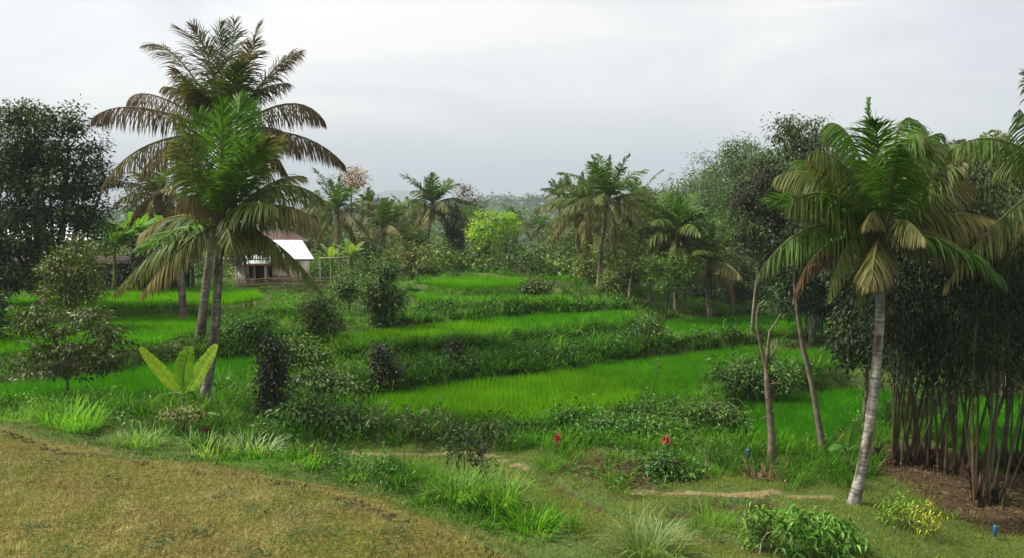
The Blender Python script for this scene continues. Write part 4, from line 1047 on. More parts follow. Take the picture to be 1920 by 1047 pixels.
# ------------------------------------------------------------------ middle distance trees
OLV = [(.042, .095, .009), (.09, .155, .016), (.15, .20, .03), (.22, .215, .05)]
MID = [(.03, .075, .010), (.07, .135, .018), (.12, .19, .026)]
LIME = [(.10, .22, .008), (.25, .45, .012), (.36, .56, .02)]
for (name, px_, d, by, lbs, cols, kw, label) in [
 ('orange_tree', 662, 74, 480, [(658,326,26,13),(672,334,18,12),(645,340,16,8),(662,350,24,7)], [(.14, .10, .04), (.34, .19, .07), (.42, .27, .11)], dict(n_clump=90, per=12, size=.22, sigma=.3, r=.13), 'tall thin tree with an airy orange crown above the palms'),
 ('columnar_tree', 855, 55, 515, [(850,398,13,18),(853,425,17,22),(852,455,18,24)], [(.012, .035, .012), (.028, .06, .018)], dict(n_clump=90, per=26, size=.17, sigma=.24, r=.07, bark=(.28, .25, .2), fork=at(857, 470, 55)), 'dark columnar tree on a pale pole trunk left of the lime green tree'),
 ('brown_tree', 885, 78, 470, [(880,385,26,24),(890,415,28,24),(868,360,16,12)], [(.07, .06, .025), (.14, .095, .045), (.12, .10, .04)], dict(n_clump=110, per=20, size=.24, sigma=.4, r=.14), 'brownish half-bare tree behind the columnar tree'),
 ('lime_tree', 908, 62, 505, [(925,412,40,18),(903,432,27,18),(948,425,28,18),(915,455,32,18)], LIME, dict(n_clump=170, per=28, size=.17, sigma=.27, r=.15, shell=.6, bark=(.14, .08, .05)), 'bright lime green tree in the middle of the treeline'),
 ('green_tree', 948, 64, 510, [(950,458,30,34),(965,490,26,28),(935,490,26,30)], [(.025, .06, .012), (.055, .11, .022), (.10, .17, .03)], dict(n_clump=150, per=24, size=.19, sigma=.3, r=.12), 'darker green tree at the right shoulder of the lime green one'),
 ('green_tree', 772, 66, 500, [(775,440,26,16),(760,455,20,16),(792,450,18,14)], [(.04, .10, .012), (.10, .2, .02)], dict(n_clump=90, per=22, size=.2, sigma=.3, r=.1), 'fresh green tree left of the slender palm'),
 ('green_tree', 1022, 66, 500, [(1020,470,22,34),(1040,440,18,30),(1010,500,26,22)], [(.04, .08, .015), (.09, .14, .03), (.17, .19, .05)], dict(n_clump=120, per=22, size=.2, sigma=.3, r=.1), 'yellow-green tree left of the centre palms'),
 ('green_tree', 1060, 60, 520, [(1060,455,30,40),(1045,500,30,30),(1085,500,30,36)], MID, dict(n_clump=160, per=24, size=.2, sigma=.32, r=.12), 'mid green tree under the palm with the thin pale trunk'),
 ('olive_tree', 1180, 48, 572, [(1172,420,34,36),(1150,470,34,40),(1185,500,34,36),(1160,525,30,26)], OLV, dict(n_clump=210, per=24, size=.16, sigma=.28, r=.09), 'olive brown tree right of the full crowned centre palm'),
 ('olive_tree', 1216, 45, 590, [(1225,405,34,28),(1205,445,38,36),(1240,460,34,34),(1215,495,40,30)], OLV, dict(n_clump=230, per=24, size=.15, sigma=.27, r=.10, bark=(.16, .14, .11)), 'olive tree with a straight pale trunk at the edge of the right rice stand'),
 ('green_tree', 1246, 42, 585, [(1262,492,44,18),(1240,505,30,18),(1285,510,34,20),(1260,530,34,20)], [(.035, .08, .01), (.07, .15, .015), (.10, .2, .02)], dict(n_clump=160, per=24, size=.13, sigma=.22, r=.06, bark=(.05, .045, .035)), 'bright green low tree with dark forked stems by the right rice stand'),
 ('olive_tree', 1305, 50, 580, [(1300,460,30,30),(1320,520,34,40),(1290,545,30,26)], OLV[:3], dict(n_clump=150, per=24, size=.17, sigma=.3, r=.09), 'olive tree behind the low pale fronded palm'),
 ('hill_tree', 1300, 105, 420, [(1290,372,34,20),(1320,362,34,24),(1300,395,44,20)], [(.05, .09, .03), (.10, .15, .05)], dict(n_clump=160, per=22, size=.36, sigma=.55, r=.2), 'hazy pale green trees on the rising ground right of centre, lower one'),
 ('hill_tree', 1360, 95, 420, [(1350,335,36,26),(1380,318,34,30),(1345,372,46,28),(1385,380,40,40)], [(.045, .09, .03), (.09, .15, .05)], dict(n_clump=240, per=22, size=.34, sigma=.5, r=.22), 'tall hazy tree on the rising ground left of the dark tree'),
 ('hill_tree', 1290, 112, 420, [(1270,362,40,26),(1320,345,46,34),(1300,385,60,30)], [(.05, .10, .02), (.10, .17, .035)], dict(n_clump=220, per=22, size=.38, sigma=.55, r=.2), 'broad hazy tree on the rising ground above the fan-leaved palm'),
 ('hill_tree', 1400, 88, 420, [(1395,300,44,36),(1370,330,46,40),(1420,340,46,50),(1380,280,30,20)], [(.05, .10, .02), (.10, .165, .035)], dict(n_clump=300, per=22, size=.32, sigma=.5, r=.2), 'highest hazy tree mass left of the reddish tipped tree'),
 ('hill_tree', 1235, 120, 420, [(1225,372,30,18),(1205,362,20,14),(1245,388,30,16)], [(.05, .085, .035), (.09, .13, .05)], dict(n_clump=120, per=20, size=.4, sigma=.55, r=.2), 'hazy tree on the rising ground behind the olive trees'),
 ('green_tree', 1385, 47, 585, [(1380,440,34,50),(1395,500,40,44),(1375,545,34,34)], MID[:2] + [(.06, .10, .03)], dict(n_clump=200, per=24, size=.18, sigma=.3, r=.1), 'dark green tree at the left foot of the reddish tipped tree'),
 ('dark_tree', 1410, 38, 592, [(1438,335,36,36),(1408,380,38,40),(1450,400,40,50),(1425,440,40,44),(1462,470,34,50)], [(.014, .022, .01), (.03, .04, .016), (.055, .055, .026)], dict(n_clump=460, per=28, size=.17, sigma=.28, r=.08, bark=(.17, .15, .12), tipcols=[(.28, .12, .07)], tipfrac=.02), 'dark reddish tipped tree left of the right palm'),
 ('dark_tree', 1520, 36, 598, [(1500,510,50,44),(1550,470,50,50),(1480,560,40,30),(1560,560,50,40)], DK, dict(n_clump=300, per=26, size=.18, sigma=.3, r=.1, bark=(.2, .18, .15)), 'dark tree mass behind the crown of the right palm'),
 ('leafy_tree', 1530, 39, 598, [(1480,290,44,44),(1525,265,44,40),(1555,320,46,50),(1500,350,50,50),(1470,240,30,22),(1560,390,44,44)], [(.022, .05, .009), (.045, .085, .014), (.085, .125, .024)], dict(n_clump=420, per=28, size=.17, sigma=.32, r=.14, hang=.4), 'leafy tree rising against the sky behind the right palm'),
 ('dark_tree', 1345, 50, 590, [(1345,560,36,22),(1400,565,40,22),(1310,565,26,20)], DK, dict(n_clump=130, per=24, size=.18, sigma=.28, r=.06), 'low dark broadleaf tree shading the far edge of the right rice stand'),
 ('green_tree', 700, 60, 510, [(700,470,36,26),(730,480,30,26),(680,490,30,22)], [(.025, .045, .015), (.06, .08, .025)], dict(n_clump=130, per=22, size=.18, sigma=.3, r=.1), 'grey-green tree behind the dark round bush'),
 ('green_tree', 835, 62, 510, [(830,480,26,26),(815,500,26,22),(870,490,30,26)], MID, dict(n_clump=130, per=22, size=.19, sigma=.3, r=.1), 'mid green tree at the foot of the columnar tree'),
 ('brown_tree', 705, 110, 440, [(700,395,22,12),(725,388,20,12),(745,402,24,12)], [(.05, .08, .04), (.08, .11, .05)], dict(n_clump=90, per=20, size=.4, sigma=.55, r=.2), 'hazy blue-green tree behind the small hazy palm')]:
    tree(name, label, foot(px_, d, by), [lobe(*l, d) for l in lbs], cols, group='trees behind the rice terraces', **kw)
for (px_, cy, d, label) in [(586, 400, 84, 'hazy palm just right of the two left palms'), (768, 418, 82, 'hazy palm left of the slender palm'), (870, 430, 70, 'palm tuft between the columnar and the lime green tree'), (965, 425, 95, 'hazy palm right of the lime green tree'),
                           (1010, 430, 100, 'hazy palm in the gap before the wooded hill'), (1105, 430, 62, 'lower palm between the two centre palms'), (1195, 385, 66, 'palm crown behind the olive brown tree'), (1235, 420, 58, 'palm crown left of the fan-leaved palm')]:
    top = at(px_, cy, d); base = foot(px_ + R(-6, 6), d, 540)
    palm('coconut_palm', label, base, top, [], r0=.13, r1=.10, n=30, W=.09, Lmax=.95, rest=17, Lf=3.1, age=.42, group='palms of the middle distance', pale=(.24, .21, .16))
for (px_, d, lbs, cols, label) in [
 (610, 56, [(600,500,36,22),(630,515,30,18)], [(.05, .11, .012), (.10, .2, .02), (.15, .26, .03)], 'fresh green bush at the feet of the banana pair'),
 (690, 54, [(690,505,34,18),(720,500,26,16),(665,515,26,14)], MID, 'green thicket left of the stemless yellow palm'),
 (745, 58, [(745,470,22,26),(735,495,28,20)], OLV, 'olive thicket behind the stemless yellow palm'),
 (815, 54, [(815,500,26,16),(840,505,24,14)], MID, 'green thicket at the slender palm foot'),
 (900, 53, [(890,500,26,14),(930,502,30,14)], [(.05, .11, .012), (.10, .19, .02)], 'low bright thicket on the hillock below the lime green tree'),
 (1035, 52, [(1035,515,26,20),(1060,525,26,18)], MID, 'green thicket left of the thin pale palm trunk'),
 (1105, 49, [(1100,500,24,36),(1115,535,26,24)], OLV, 'olive thicket between the two centre palm trunks'),
 (1150, 45, [(1145,545,26,18),(1160,520,24,20)], OLV[:3], 'brownish thicket right of the centre palm foot')]:
    tree('thicket', label, foot(px_, d, 530), [lobe(*l, d) for l in lbs], cols, cat='bush', n_clump=100, per=24, size=.17, sigma=.3, r=.04, group='thickets along the treeline')
# bare pale stems standing in the dark wood behind the right rice stand
for i, (px_, y0, y1, d, lab) in enumerate([(1376, 590, 505, 46, 'thin pale stem at the far edge of the right rice stand, leftmost of four'), (1472, 592, 510, 44, 'pale pole stem directly above the dead tree fork'), (1517, 596, 520, 44, 'thinnest pale stem right of the leaning bare trunk top'), (1180, 572, 520, 44, 'crooked thin stem between the olive trees')]):
    b0 = foot(px_, d, y0); t = at(px_ + R(-4, 6), y1, d); root = empty('bare_stem', b0, lab, 'tree trunk', 'bare stems in the dark wood')
    m_ = MB(); tube(m_, bez(b0 - UP * .1, (b0 + t) / 2 + np.array([R(-.1, .1), 0, 0]), t, np.linspace(0, 1, 7)), np.linspace(.075, .05, 7), 7, np.array([.24, .21, .17]) * R(.7, 1.2, 7)[:, None], jit=.15); m_.build('trunk', M_BARK, root, True)
    m_ = MB(); crown(m_, [(t + UP * .3, np.array([.7, .6, .5]))], 20, 16, .15, DK, .25); m_.build('crown', M_LEAF, root)
# ------------------------------------------------------------------ bamboo
def bamboo(name, label, base, n, H, spread, rad, cols, leaf_from=.3, leaf_n=1400, arch=.35, size=.16, group='bamboo clumps', culm_col=(.075, .07, .035), bias=(0, 0), roots=True, leaf_sig=.35, tuft_n=34):
    base = np.asarray(base, float); root = empty(name, base, label, 'bamboo', group)
    LP, LD = [], []
    for i in range(n):
        a = R(0, 6.28); q = R(.1, 1) * spread * .45
        b = base + np.array([math.cos(a) * q, math.sin(a) * q * .7, 0]); b[2] = float(terr(b[0], b[1])) - .1
        Hk = H * R(.7, 1.1); out = np.array([math.cos(a) * R(.3, 1.1) + bias[0], math.sin(a) * R(.3, 1) + bias[1], 0]) * spread
        P1 = b + out * R(.2, .8) + np.array([R(-.55, .55), R(-.4, .4), 0]) + UP * Hk * .6; P2 = b + out * (1 + arch * 2) + UP * Hk
        t = np.linspace(0, 1, 34); P = bez(b, P1, P2, t)
        r = rad * R(.7, 1.25) * np.interp(t, [0, .7, 1], [1, .7, .12]); node = np.arange(34) % 2 == 0
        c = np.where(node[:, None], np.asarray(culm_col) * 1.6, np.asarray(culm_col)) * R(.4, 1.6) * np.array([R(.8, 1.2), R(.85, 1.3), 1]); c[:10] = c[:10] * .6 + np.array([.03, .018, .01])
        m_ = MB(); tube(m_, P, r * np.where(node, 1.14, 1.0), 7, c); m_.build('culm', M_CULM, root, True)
        k = tuft_n; tt = leaf_from + (1 - leaf_from) * rng.random(k) ** .62; Q = bez(b, P1, P2, tt)
        LP.append(Q + rng.normal(0, .16, (k, 3)) + np.stack([np.cos(R(0, 6.28, k)), np.sin(R(0, 6.28, k)), -.2 * np.ones(k)], 1) * R(.05, .55, k)[:, None])
    LP = np.concatenate(LP); m = len(LP); per = max(4, int(round(leaf_n / (tuft_n * 6))))
    ii = np.repeat(np.arange(m), per); N = len(ii)
    off = rng.normal(0, leaf_sig, (N, 3)) * np.array([1, 1, .6])
    D = unit(off + rng.normal(0, .3, (N, 3)) - UP * .55)
    cc = np.asarray(cols, float); C = cc[rng.integers(0, len(cc), m)][ii] * R(.6, 1.4, N)[:, None]
    m_ = MB(); leaves(m_, LP[ii] + off, D, UP + rng.normal(0, .6, (N, 3)), size * R(.6, 1.3, N), size * .2 * R(.7, 1.3, N), C, sag=.25)
    m_.build('foliage', M_LEAF, root)
    if roots:
        m_ = MB()                                              # old culm stubs and sheaths at the foot
        k = 60; a = R(0, 6.28, k); q = np.sqrt(rng.random(k)) * spread * .42
        P = np.stack([base[0] + np.cos(a) * q, base[1] + np.sin(a) * q * .7, np.zeros(k)], 1); P[:, 2] = terr(P[:, 0], P[:, 1]) - .05
        blades(m_, P, R(0, 6.28, k), R(.2, .75, k), R(.06, .13, k), R(0, .5, k), R(-.2, .5, k), np.array([.055, .032, .018]) * R(.3, 1.7, k)[:, None], 3)
        for j in range(16):
            p = P[j]; tube(m_, np.array([p - UP * .1, p + UP * R(.1, .5) + rng.normal(0, .1, 3)]), R(.03, .05), 7, np.array([.04, .026, .016]) * R(.4, 1.5))
        m_.build('stump', M_BARK, root)
    return root
BDK = [(.012, .022, .008), (.02, .036, .01), (.034, .055, .014)]
BMD = [(.035, .07, .012), (.065, .115, .02), (.10, .15, .03)]
for (px_, py_, n, H, sp, label, cols, bias) in [
 (1672, 868, 12, 7.4, 1.2, 'bamboo clump directly behind the whitish palm trunk', BDK, (-.1, .1)),
 (1738, 872, 13, 7.8, 1.2, 'bamboo clump second right from the whitish palm trunk', BDK, (0, .1)),
 (1800, 890, 13, 7.8, 1.2, 'bamboo clump in the middle of the dark grove, over litter', BDK, (.1, .1)),
 (1852, 940, 9, 7.6, 1.0, 'nearest bamboo clump with a thick brown foot at the right edge', BDK, (.25, .2)),
 (1905, 880, 9, 7.8, 1.2, 'bamboo clump farthest right, beside the rice', BDK, (.3, .1))]:
    bamboo('bamboo_clump', label, gp(px_, py_), n, H, sp, .032, cols, leaf_from=.36, leaf_n=9000, arch=.45, bias=bias, culm_col=(.034, .03, .012), tuft_n=64, size=.14)
bamboo('bamboo_clump', 'arching feathery bamboo against the sky left of the right palm', foot(1520, 37, 600), 15, 7.9, 2.3, .026, BMD[:2], leaf_from=.3, leaf_n=7000, arch=.45, size=.2, bias=(-.12, 0), roots=False, leaf_sig=.26, tuft_n=46)
bamboo('bamboo_clump', 'bamboo tops against the sky above the far right palm fronds', foot(1890, 29, 600), 14, 8.3, 2.2, .04, BMD, leaf_from=.35, leaf_n=5000, arch=.5, size=.17, bias=(0, 0), roots=False, leaf_sig=.24)
bamboo('bamboo_clump', 'hazy bamboo thicket between the tall hazy tree and the dark tree', foot(1420, 70, 560), 14, 12.5, 3.6, .035, [(.05, .10, .02), (.08, .14, .03)], leaf_from=.35, leaf_n=4200, arch=.4, size=.3, roots=False, leaf_sig=.5)
bamboo('bamboo_clump', 'dark bamboo thicket filling the background behind the grove', foot(1750, 33, 640), 16, 8.0, 3.6, .05, BDK, leaf_from=.08, leaf_n=3600, arch=.25, size=.24, roots=False, leaf_sig=.55, tuft_n=46)
tree('dark_tree', 'low dark leafy tree left of the bamboo grove, behind the palm trunk', foot(1620, 24.5, 760), [lobe(*l, 24.5) for l in [(1610,560,40,60),(1640,620,44,60),(1590,640,30,44),(1600,500,50,40),(1680,560,50,60)]], BDK, n_clump=230, per=24, size=.17, sigma=.28, r=.07, hang=.35)

# leaf litter under the bamboo and the cut-back patch
mb = MB()
for P, n in ((SOIL[0], 3600), (SOIL[1], 2200)):
    lo, hi = P.min(0) - .5, P.max(0) + .5
    Q = rng.random((n, 2)) * (hi - lo) + lo; Q = Q[sdist(Q[:, 0], Q[:, 1], P) < R(-.4, .6, n)]; n = len(Q)
    Z = terr(Q[:, 0], Q[:, 1]) + R(.0, .06, n)
    leaves(mb, np.stack([Q[:, 0], Q[:, 1], Z], 1), np.concatenate([rng.normal(0, 1, (n, 2)), R(-.1, .7, n)[:, None]], 1), UP + rng.normal(0, .5, (n, 3)), R(.07, .2, n), R(.02, .04, n),
           np.array([[.14, .085, .045], [.09, .05, .028], [.22, .15, .08], [.05, .03, .018]] if P is SOIL[0] else [[.20, .14, .06], [.10, .12, .02], [.13, .085, .035], [.06, .09, .015]])[rng.integers(0, 4, n)] * R(.6, 1.3, n)[:, None], sag=0)
set_tags(mb.build('leaf_litter', M_DRY), 'brown fallen leaves under the bamboo and on the cleared bank', 'leaf litter', kind='stuff')

# ------------------------------------------------------------------ dead tree and leaning trunk
b0 = gp(1446, 868); d = b0[1]
root = empty('dead_tree', b0, 'leafless dead tree with forked broken branches before the deep green rice', 'tree')
m_ = MB(); bark = (.13, .10, .07)
fk = at(1436, 690, d)
P = np.array([b0 - UP * .1, at(1447, 820, d), at(1442, 760, d), at(1438, 720, d), fk]); tube(m_, P, [.13, .10, .085, .07, .055], 9, np.asarray(bark) * R(.6, 1.4, 5)[:, None], jit=.3)
m_.build('trunk', M_BARK, root, True)
for pts, r in [([fk, at(1428,655,d), at(1421,620,d), at(1419,590,d), at(1423,572,d), at(1434,563,d)], .05), ([fk, at(1440,655,d-.1), at(1443,622,d-.1), at(1455,605,d-.1), at(1463,590,d-.1)], .05), ([at(1440,680,d), at(1452,660,d-.2), at(1459,640,d-.2)], .035),
               ([at(1440,722,d), at(1455,718,d-.2), at(1470,722,d-.3)], .022), ([at(1441,730,d), at(1460,715,d-.1), at(1472,702,d-.1)], .018), ([at(1444,772,d), at(1452,770,d-.2), at(1460,772,d-.2)], .02), ([at(1443,785,d), at(1432,782,d-.1), at(1425,786,d-.1)], .016), ([at(1447,752,d), at(1455,738,d), at(1458,728,d)], .014)]:
    m_ = MB(); tube(m_, np.array(pts), np.linspace(r, r * .35, len(pts)), 6, np.asarray(bark) * R(.6, 1.3), jit=.3); m_.build('branch', M_BARK, root, True)
b0 = gp(1546, 852); d = b0[1]
root = empty('leaning_trunk', b0, 'thin leaning bare trunk between the dead tree and the whitish palm', 'tree')
m_ = MB(); P = np.array([b0 - UP * .1, at(1536, 800, d), at(1522, 720, d), at(1505, 650, d), at(1496, 590, d), at(1490, 530, d), at(1488, 470, d)])
tube(m_, P, [.10, .08, .07, .065, .06, .05, .045], 8, np.array([.13, .105, .08]) * R(.7, 1.3, 7)[:, None], jit=.15); m_.build('trunk', M_BARK, root, True)
m_ = MB(); crown(m_, [lobe(1490, 450, 36, 30, d), lobe(1510, 490, 30, 24, d)], 50, 22, .14, BDK, .24); m_.build('crown', M_LEAF, root)
q = gp(1440, 898)
m_ = MB(); n = 70; P = np.stack([q[0] + rng.normal(0, .28, n), q[1] + rng.normal(0, .2, n), np.zeros(n)], 1); P[:, 2] = terr(P[:, 0], P[:, 1])
blades(m_, P, R(0, 6.28, n), R(.25, .6, n), R(.03, .06, n), R(.2, 1.3, n), R(-.2, .8, n), np.array([.22, .15, .085]) * R(.5, 1.4, n)[:, None], 3)
o = m_.build('dry_leaf_heap', M_DRY); set_tags(o, 'heap of dry brown leaves at the foot of the dead tree', 'leaf heap', kind='stuff')

# ------------------------------------------------------------------ shrubs on the banks
for (px_, py_, lbs, cols, kw, label) in [
 (725, 612, [(722,508,20,14),(715,538,28,20),(735,562,23,19),(702,568,22,19),(722,592,30,14)], [(.014, .03, .009), (.03, .05, .014), (.06, .07, .025)], dict(n_clump=190, per=26, size=.14, sigma=.2), 'large dark round bush before the grassy hillock'),
 (655, 590, [(655,530,26,16),(640,545,20,14),(668,548,18,14)], [(.03, .055, .012), (.06, .10, .02)], dict(n_clump=80, per=22, size=.14, sigma=.22, r=.05), 'small green tree left of the large dark round bush'),
 (600, 640, [(600,572,36,18),(585,595,32,20),(620,605,30,22),(600,625,36,14)], [(.02, .04, .01), (.05, .07, .018), (.10, .105, .035)], dict(n_clump=140, per=24, size=.13, sigma=.2), 'yellow speckled bush left of the yellowish rice stand'),
 (575, 690, [(560,645,36,16),(590,662,36,18),(545,665,28,16)], [(.03, .055, .012), (.06, .10, .02), (.09, .13, .03)], dict(n_clump=110, per=22, size=.12, sigma=.2), 'loose green bush above the tangled bank'),
 (510, 785, [(508,652,17,16),(512,680,18,18),(508,710,19,18),(512,745,22,20)], [(.012, .02, .008), (.026, .032, .014), (.05, .04, .02)], dict(n_clump=130, per=26, size=.11, sigma=.14), 'narrow dark upright shrub right of the nearer left palm trunk'),
 (620, 745, [(600,710,46,20),(640,725,40,20),(570,735,38,22)], [(.018, .034, .01), (.035, .06, .014), (.06, .09, .022)], dict(n_clump=150, per=24, size=.13, sigma=.2), 'dark tangle of bushes at the left end of the central rice'),
 (590, 805, [(570,775,44,22),(630,785,44,22),(540,790,36,22),(665,795,30,14)], [(.014, .03, .009), (.03, .06, .014), (.05, .09, .02)], dict(n_clump=180, per=24, size=.13, sigma=.2), 'low dark bushes above the start of the footpath'),
 (716, 722, [(712,655,15,12),(715,675,19,16),(722,700,24,18)], [(.014, .026, .009), (.03, .045, .014), (.06, .06, .02)], dict(n_clump=100, per=24, size=.11, sigma=.15), 'dark pillar-shaped shrub at the left end of the middle bank'),
 (850, 690, [(848,640,10,9),(850,655,13,12),(852,672,17,14)], [(.014, .026, .009), (.035, .05, .014)], dict(n_clump=60, per=22, size=.10, sigma=.13), 'small dark pillar shrub on the middle bank'),
 (1010, 552, [(1010,537,26,11),(995,542,16,8)], [(.014, .026, .01), (.03, .04, .016), (.10, .08, .05)], dict(n_clump=70, per=22, size=.15, sigma=.2), 'dark bush at the foot of the stemless green palm'),
 (1330, 800, [(1330,775,50,24),(1370,795,34,26),(1290,790,40,20),(1340,815,46,16)], [(.02, .045, .01), (.04, .075, .015), (.075, .11, .025)], dict(n_clump=200, per=24, size=.11, sigma=.18), 'rounded creeper covered bush right of the central rice front'),
 (1390, 728, [(1360,712,38,20),(1410,705,44,22),(1460,705,36,22),(1390,735,40,12)], [(.016, .035, .009), (.03, .06, .014), (.055, .09, .02)], dict(n_clump=200, per=24, size=.12, sigma=.18), 'dark bush bank between the central and the deep green rice'),
 (1215, 640, [(1215,615,22,14),(1235,632,20,12),(1190,628,24,12)], [(.02, .045, .01), (.04, .08, .016)], dict(n_clump=80, per=22, size=.13, sigma=.18), 'dark shrub where the bank meets the right rice stand'),
 (1260, 895, [(1255,870,26,20),(1275,885,28,16),(1235,885,22,16)], [(.016, .045, .01), (.035, .085, .016)], dict(n_clump=90, per=24, size=.10, sigma=.15), 'dark green shrub under the right red cordyline'),
 (1150, 815, [(1130,800,46,18),(1185,805,44,18),(1085,815,40,16),(1225,800,36,18),(1170,830,44,12)], [(.018, .05, .01), (.04, .09, .016), (.07, .13, .022)], dict(n_clump=200, per=24, size=.11, sigma=.16), 'leafy hedge bank between the two red cordylines'),
 (100, 660, [(20,695,34,22),(-10,720,30,24)], [(.03, .07, .012), (.06, .12, .02)], dict(n_clump=70, per=22, size=.12, sigma=.18), 'pale green bush at the left picture edge beside the layered tree'),
 (450, 640, [(450,620,40,18),(430,645,36,18),(480,605,36,16)], [(.02, .05, .012), (.045, .10, .016), (.075, .15, .025)], dict(n_clump=130, per=24, size=.13, sigma=.2), 'grassy green bush right of the two left palm trunks')]:
    b0 = gp(px_, py_); d = b0[1]
    kw['sigma'] = kw['sigma'] * 1.35; kw['size'] = kw['size'] * 1.1
    dark = 'narrow' in label or 'pillar' in label
    shrub('bank_shrub', label, b0, [lobe(*l, d) for l in lbs], np.asarray(cols) * (np.array([1.0, 1.1, 1.]) if dark else np.array([1.3, 1.65, .9])), group='shrubs on the terrace banks', shell=.3, hang=.25, tipcols=[(.10, .17, .02), (.14, .20, .03)], tipfrac=.03 if dark else .13, **kw)  # scattered brighter leaves are highlights painted over the bush colour
def tussocks(name, label, lines, nb=26, w=.028):
    mb = MB()
    for (pts, step, h0, h1, jit) in lines:
        W_ = np.array([gp(*q_)[:2] for q_ in pts])
        seg = np.linalg.norm(np.diff(W_, axis=0), axis=1); cum = np.concatenate([[0], np.cumsum(seg)])
        m = int(cum[-1] / step); u = R(0, cum[-1], m)
        x = np.interp(u, cum, W_[:, 0]) + rng.normal(0, jit, m); y = np.interp(u, cum, W_[:, 1]) + rng.normal(0, jit, m)
        k = zone_at(field_sd, x, y) > .05; x, y = x[k], y[k]; m = len(x)
        ii = np.repeat(np.arange(m), nb); N = len(ii)
        a = R(0, 6.28, N); q_ = np.sqrt(rng.random(N)) * .12
        bx, by = x[ii] + np.cos(a) * q_, y[ii] + np.sin(a) * q_
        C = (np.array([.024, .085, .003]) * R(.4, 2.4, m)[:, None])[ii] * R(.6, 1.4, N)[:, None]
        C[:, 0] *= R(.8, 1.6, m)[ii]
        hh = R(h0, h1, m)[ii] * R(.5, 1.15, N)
        blades(mb, np.stack([bx, by, terr(bx, by) - .03], 1), a + rng.normal(0, .6, N), hh, w * R(.6, 1.3, N), R(.0, .45, N), R(.6, 2.3, N), C * .42, 4, C * 2.2)  # blade feet darkened and tips brightened: painted shade and highlights
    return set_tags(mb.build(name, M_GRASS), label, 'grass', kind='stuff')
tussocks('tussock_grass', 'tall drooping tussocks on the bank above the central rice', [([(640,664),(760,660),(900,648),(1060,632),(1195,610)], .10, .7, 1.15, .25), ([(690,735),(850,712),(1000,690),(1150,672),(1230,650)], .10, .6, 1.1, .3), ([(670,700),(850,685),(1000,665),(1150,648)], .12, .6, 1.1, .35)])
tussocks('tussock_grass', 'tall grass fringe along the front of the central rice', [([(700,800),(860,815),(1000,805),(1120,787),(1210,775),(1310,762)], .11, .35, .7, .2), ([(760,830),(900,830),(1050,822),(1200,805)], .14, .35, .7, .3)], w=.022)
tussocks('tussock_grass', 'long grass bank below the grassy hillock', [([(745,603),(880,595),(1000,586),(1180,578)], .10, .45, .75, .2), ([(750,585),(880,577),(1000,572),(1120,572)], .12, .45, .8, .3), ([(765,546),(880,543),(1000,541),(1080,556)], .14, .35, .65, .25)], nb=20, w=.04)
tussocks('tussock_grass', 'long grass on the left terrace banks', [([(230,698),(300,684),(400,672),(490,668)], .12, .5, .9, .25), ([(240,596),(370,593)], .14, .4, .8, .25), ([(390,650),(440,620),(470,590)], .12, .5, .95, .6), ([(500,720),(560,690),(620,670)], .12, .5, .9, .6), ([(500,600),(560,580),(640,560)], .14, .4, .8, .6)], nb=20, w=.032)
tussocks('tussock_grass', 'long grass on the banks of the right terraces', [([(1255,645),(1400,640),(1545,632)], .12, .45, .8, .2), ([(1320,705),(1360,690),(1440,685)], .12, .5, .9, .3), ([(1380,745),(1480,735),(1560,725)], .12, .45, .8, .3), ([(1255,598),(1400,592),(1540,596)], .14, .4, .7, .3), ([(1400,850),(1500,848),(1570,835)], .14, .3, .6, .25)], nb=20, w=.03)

def hedge(name, label, lines, size=.12):
    mb = MB()
    for (pts, dens, h0, h1, jit) in lines:
        W_ = np.array([gp(*q_)[:2] for q_ in pts]); seg = np.linalg.norm(np.diff(W_, axis=0), axis=1); cum = np.concatenate([[0], np.cumsum(seg)])
        m = int(cum[-1] * dens); u = R(0, cum[-1], m)
        x = np.interp(u, cum, W_[:, 0]) + rng.normal(0, jit, m); y = np.interp(u, cum, W_[:, 1]) + rng.normal(0, jit, m)
        k = (zone_at(field_sd, x, y) > .08) & (vnoise(x + 5, y + 5, 1.1, 2) > .36); x, y, u = x[k], y[k], u[k]; m = len(x)
        z = terr(x, y) + R(.05, 1, m) * (h0 + (h1 - h0) * vnoise(x, y, .9, 2))
        ii = np.repeat(np.arange(m), 14); N = len(ii); off = rng.normal(0, .13, (N, 3))
        C = np.array([.022, .062, .005]) * R(.4, 2.0, m)[ii][:, None] * R(.6, 1.4, N)[:, None]
        s_ = rng.random(N) < .10; C[s_] = np.array([.10, .20, .02]) * R(.6, 1.3, s_.sum())[:, None]  # one leaf in ten coloured bright as a painted highlight
        leaves(mb, np.stack([x, y, z], 1)[ii] + off, unit(off * 5 + rng.normal(0, .6, (N, 3)) - UP * .5), UP + rng.normal(0, .5, (N, 3)), size * R(.6, 1.4, N), size * .45 * R(.6, 1.3, N), C, sag=.25)
    return set_tags(mb.build(name, M_LEAF), label, 'hedge', kind='stuff')
hedge('bank_hedge', 'dark leafy hedge growth on the bank above the central rice', [([(690,725),(850,703),(1000,682),(1150,664),(1225,645)], 26, .5, 1.05, .3), ([(680,690),(850,675),(1000,658),(1150,642)], 16, .4, .8, .3)])
hedge('bank_hedge', 'dark leafy hedge growth along the front of the central rice', [([(860,822),(1000,812),(1120,797),(1220,785),(1300,775)], 22, .3, .75, .25), ([(540,760),(600,780),(680,800)], 22, .4, .9, .5)])
hedge('bank_hedge', 'dark leafy hedge growth on the left terrace banks', [([(230,692),(320,680),(410,668),(490,660)], 18, .4, .8, .25), ([(60,700),(160,690),(240,684)], 14, .4, .8, .3), ([(150,608),(260,593),(370,590)], 14, .3, .6, .25)])
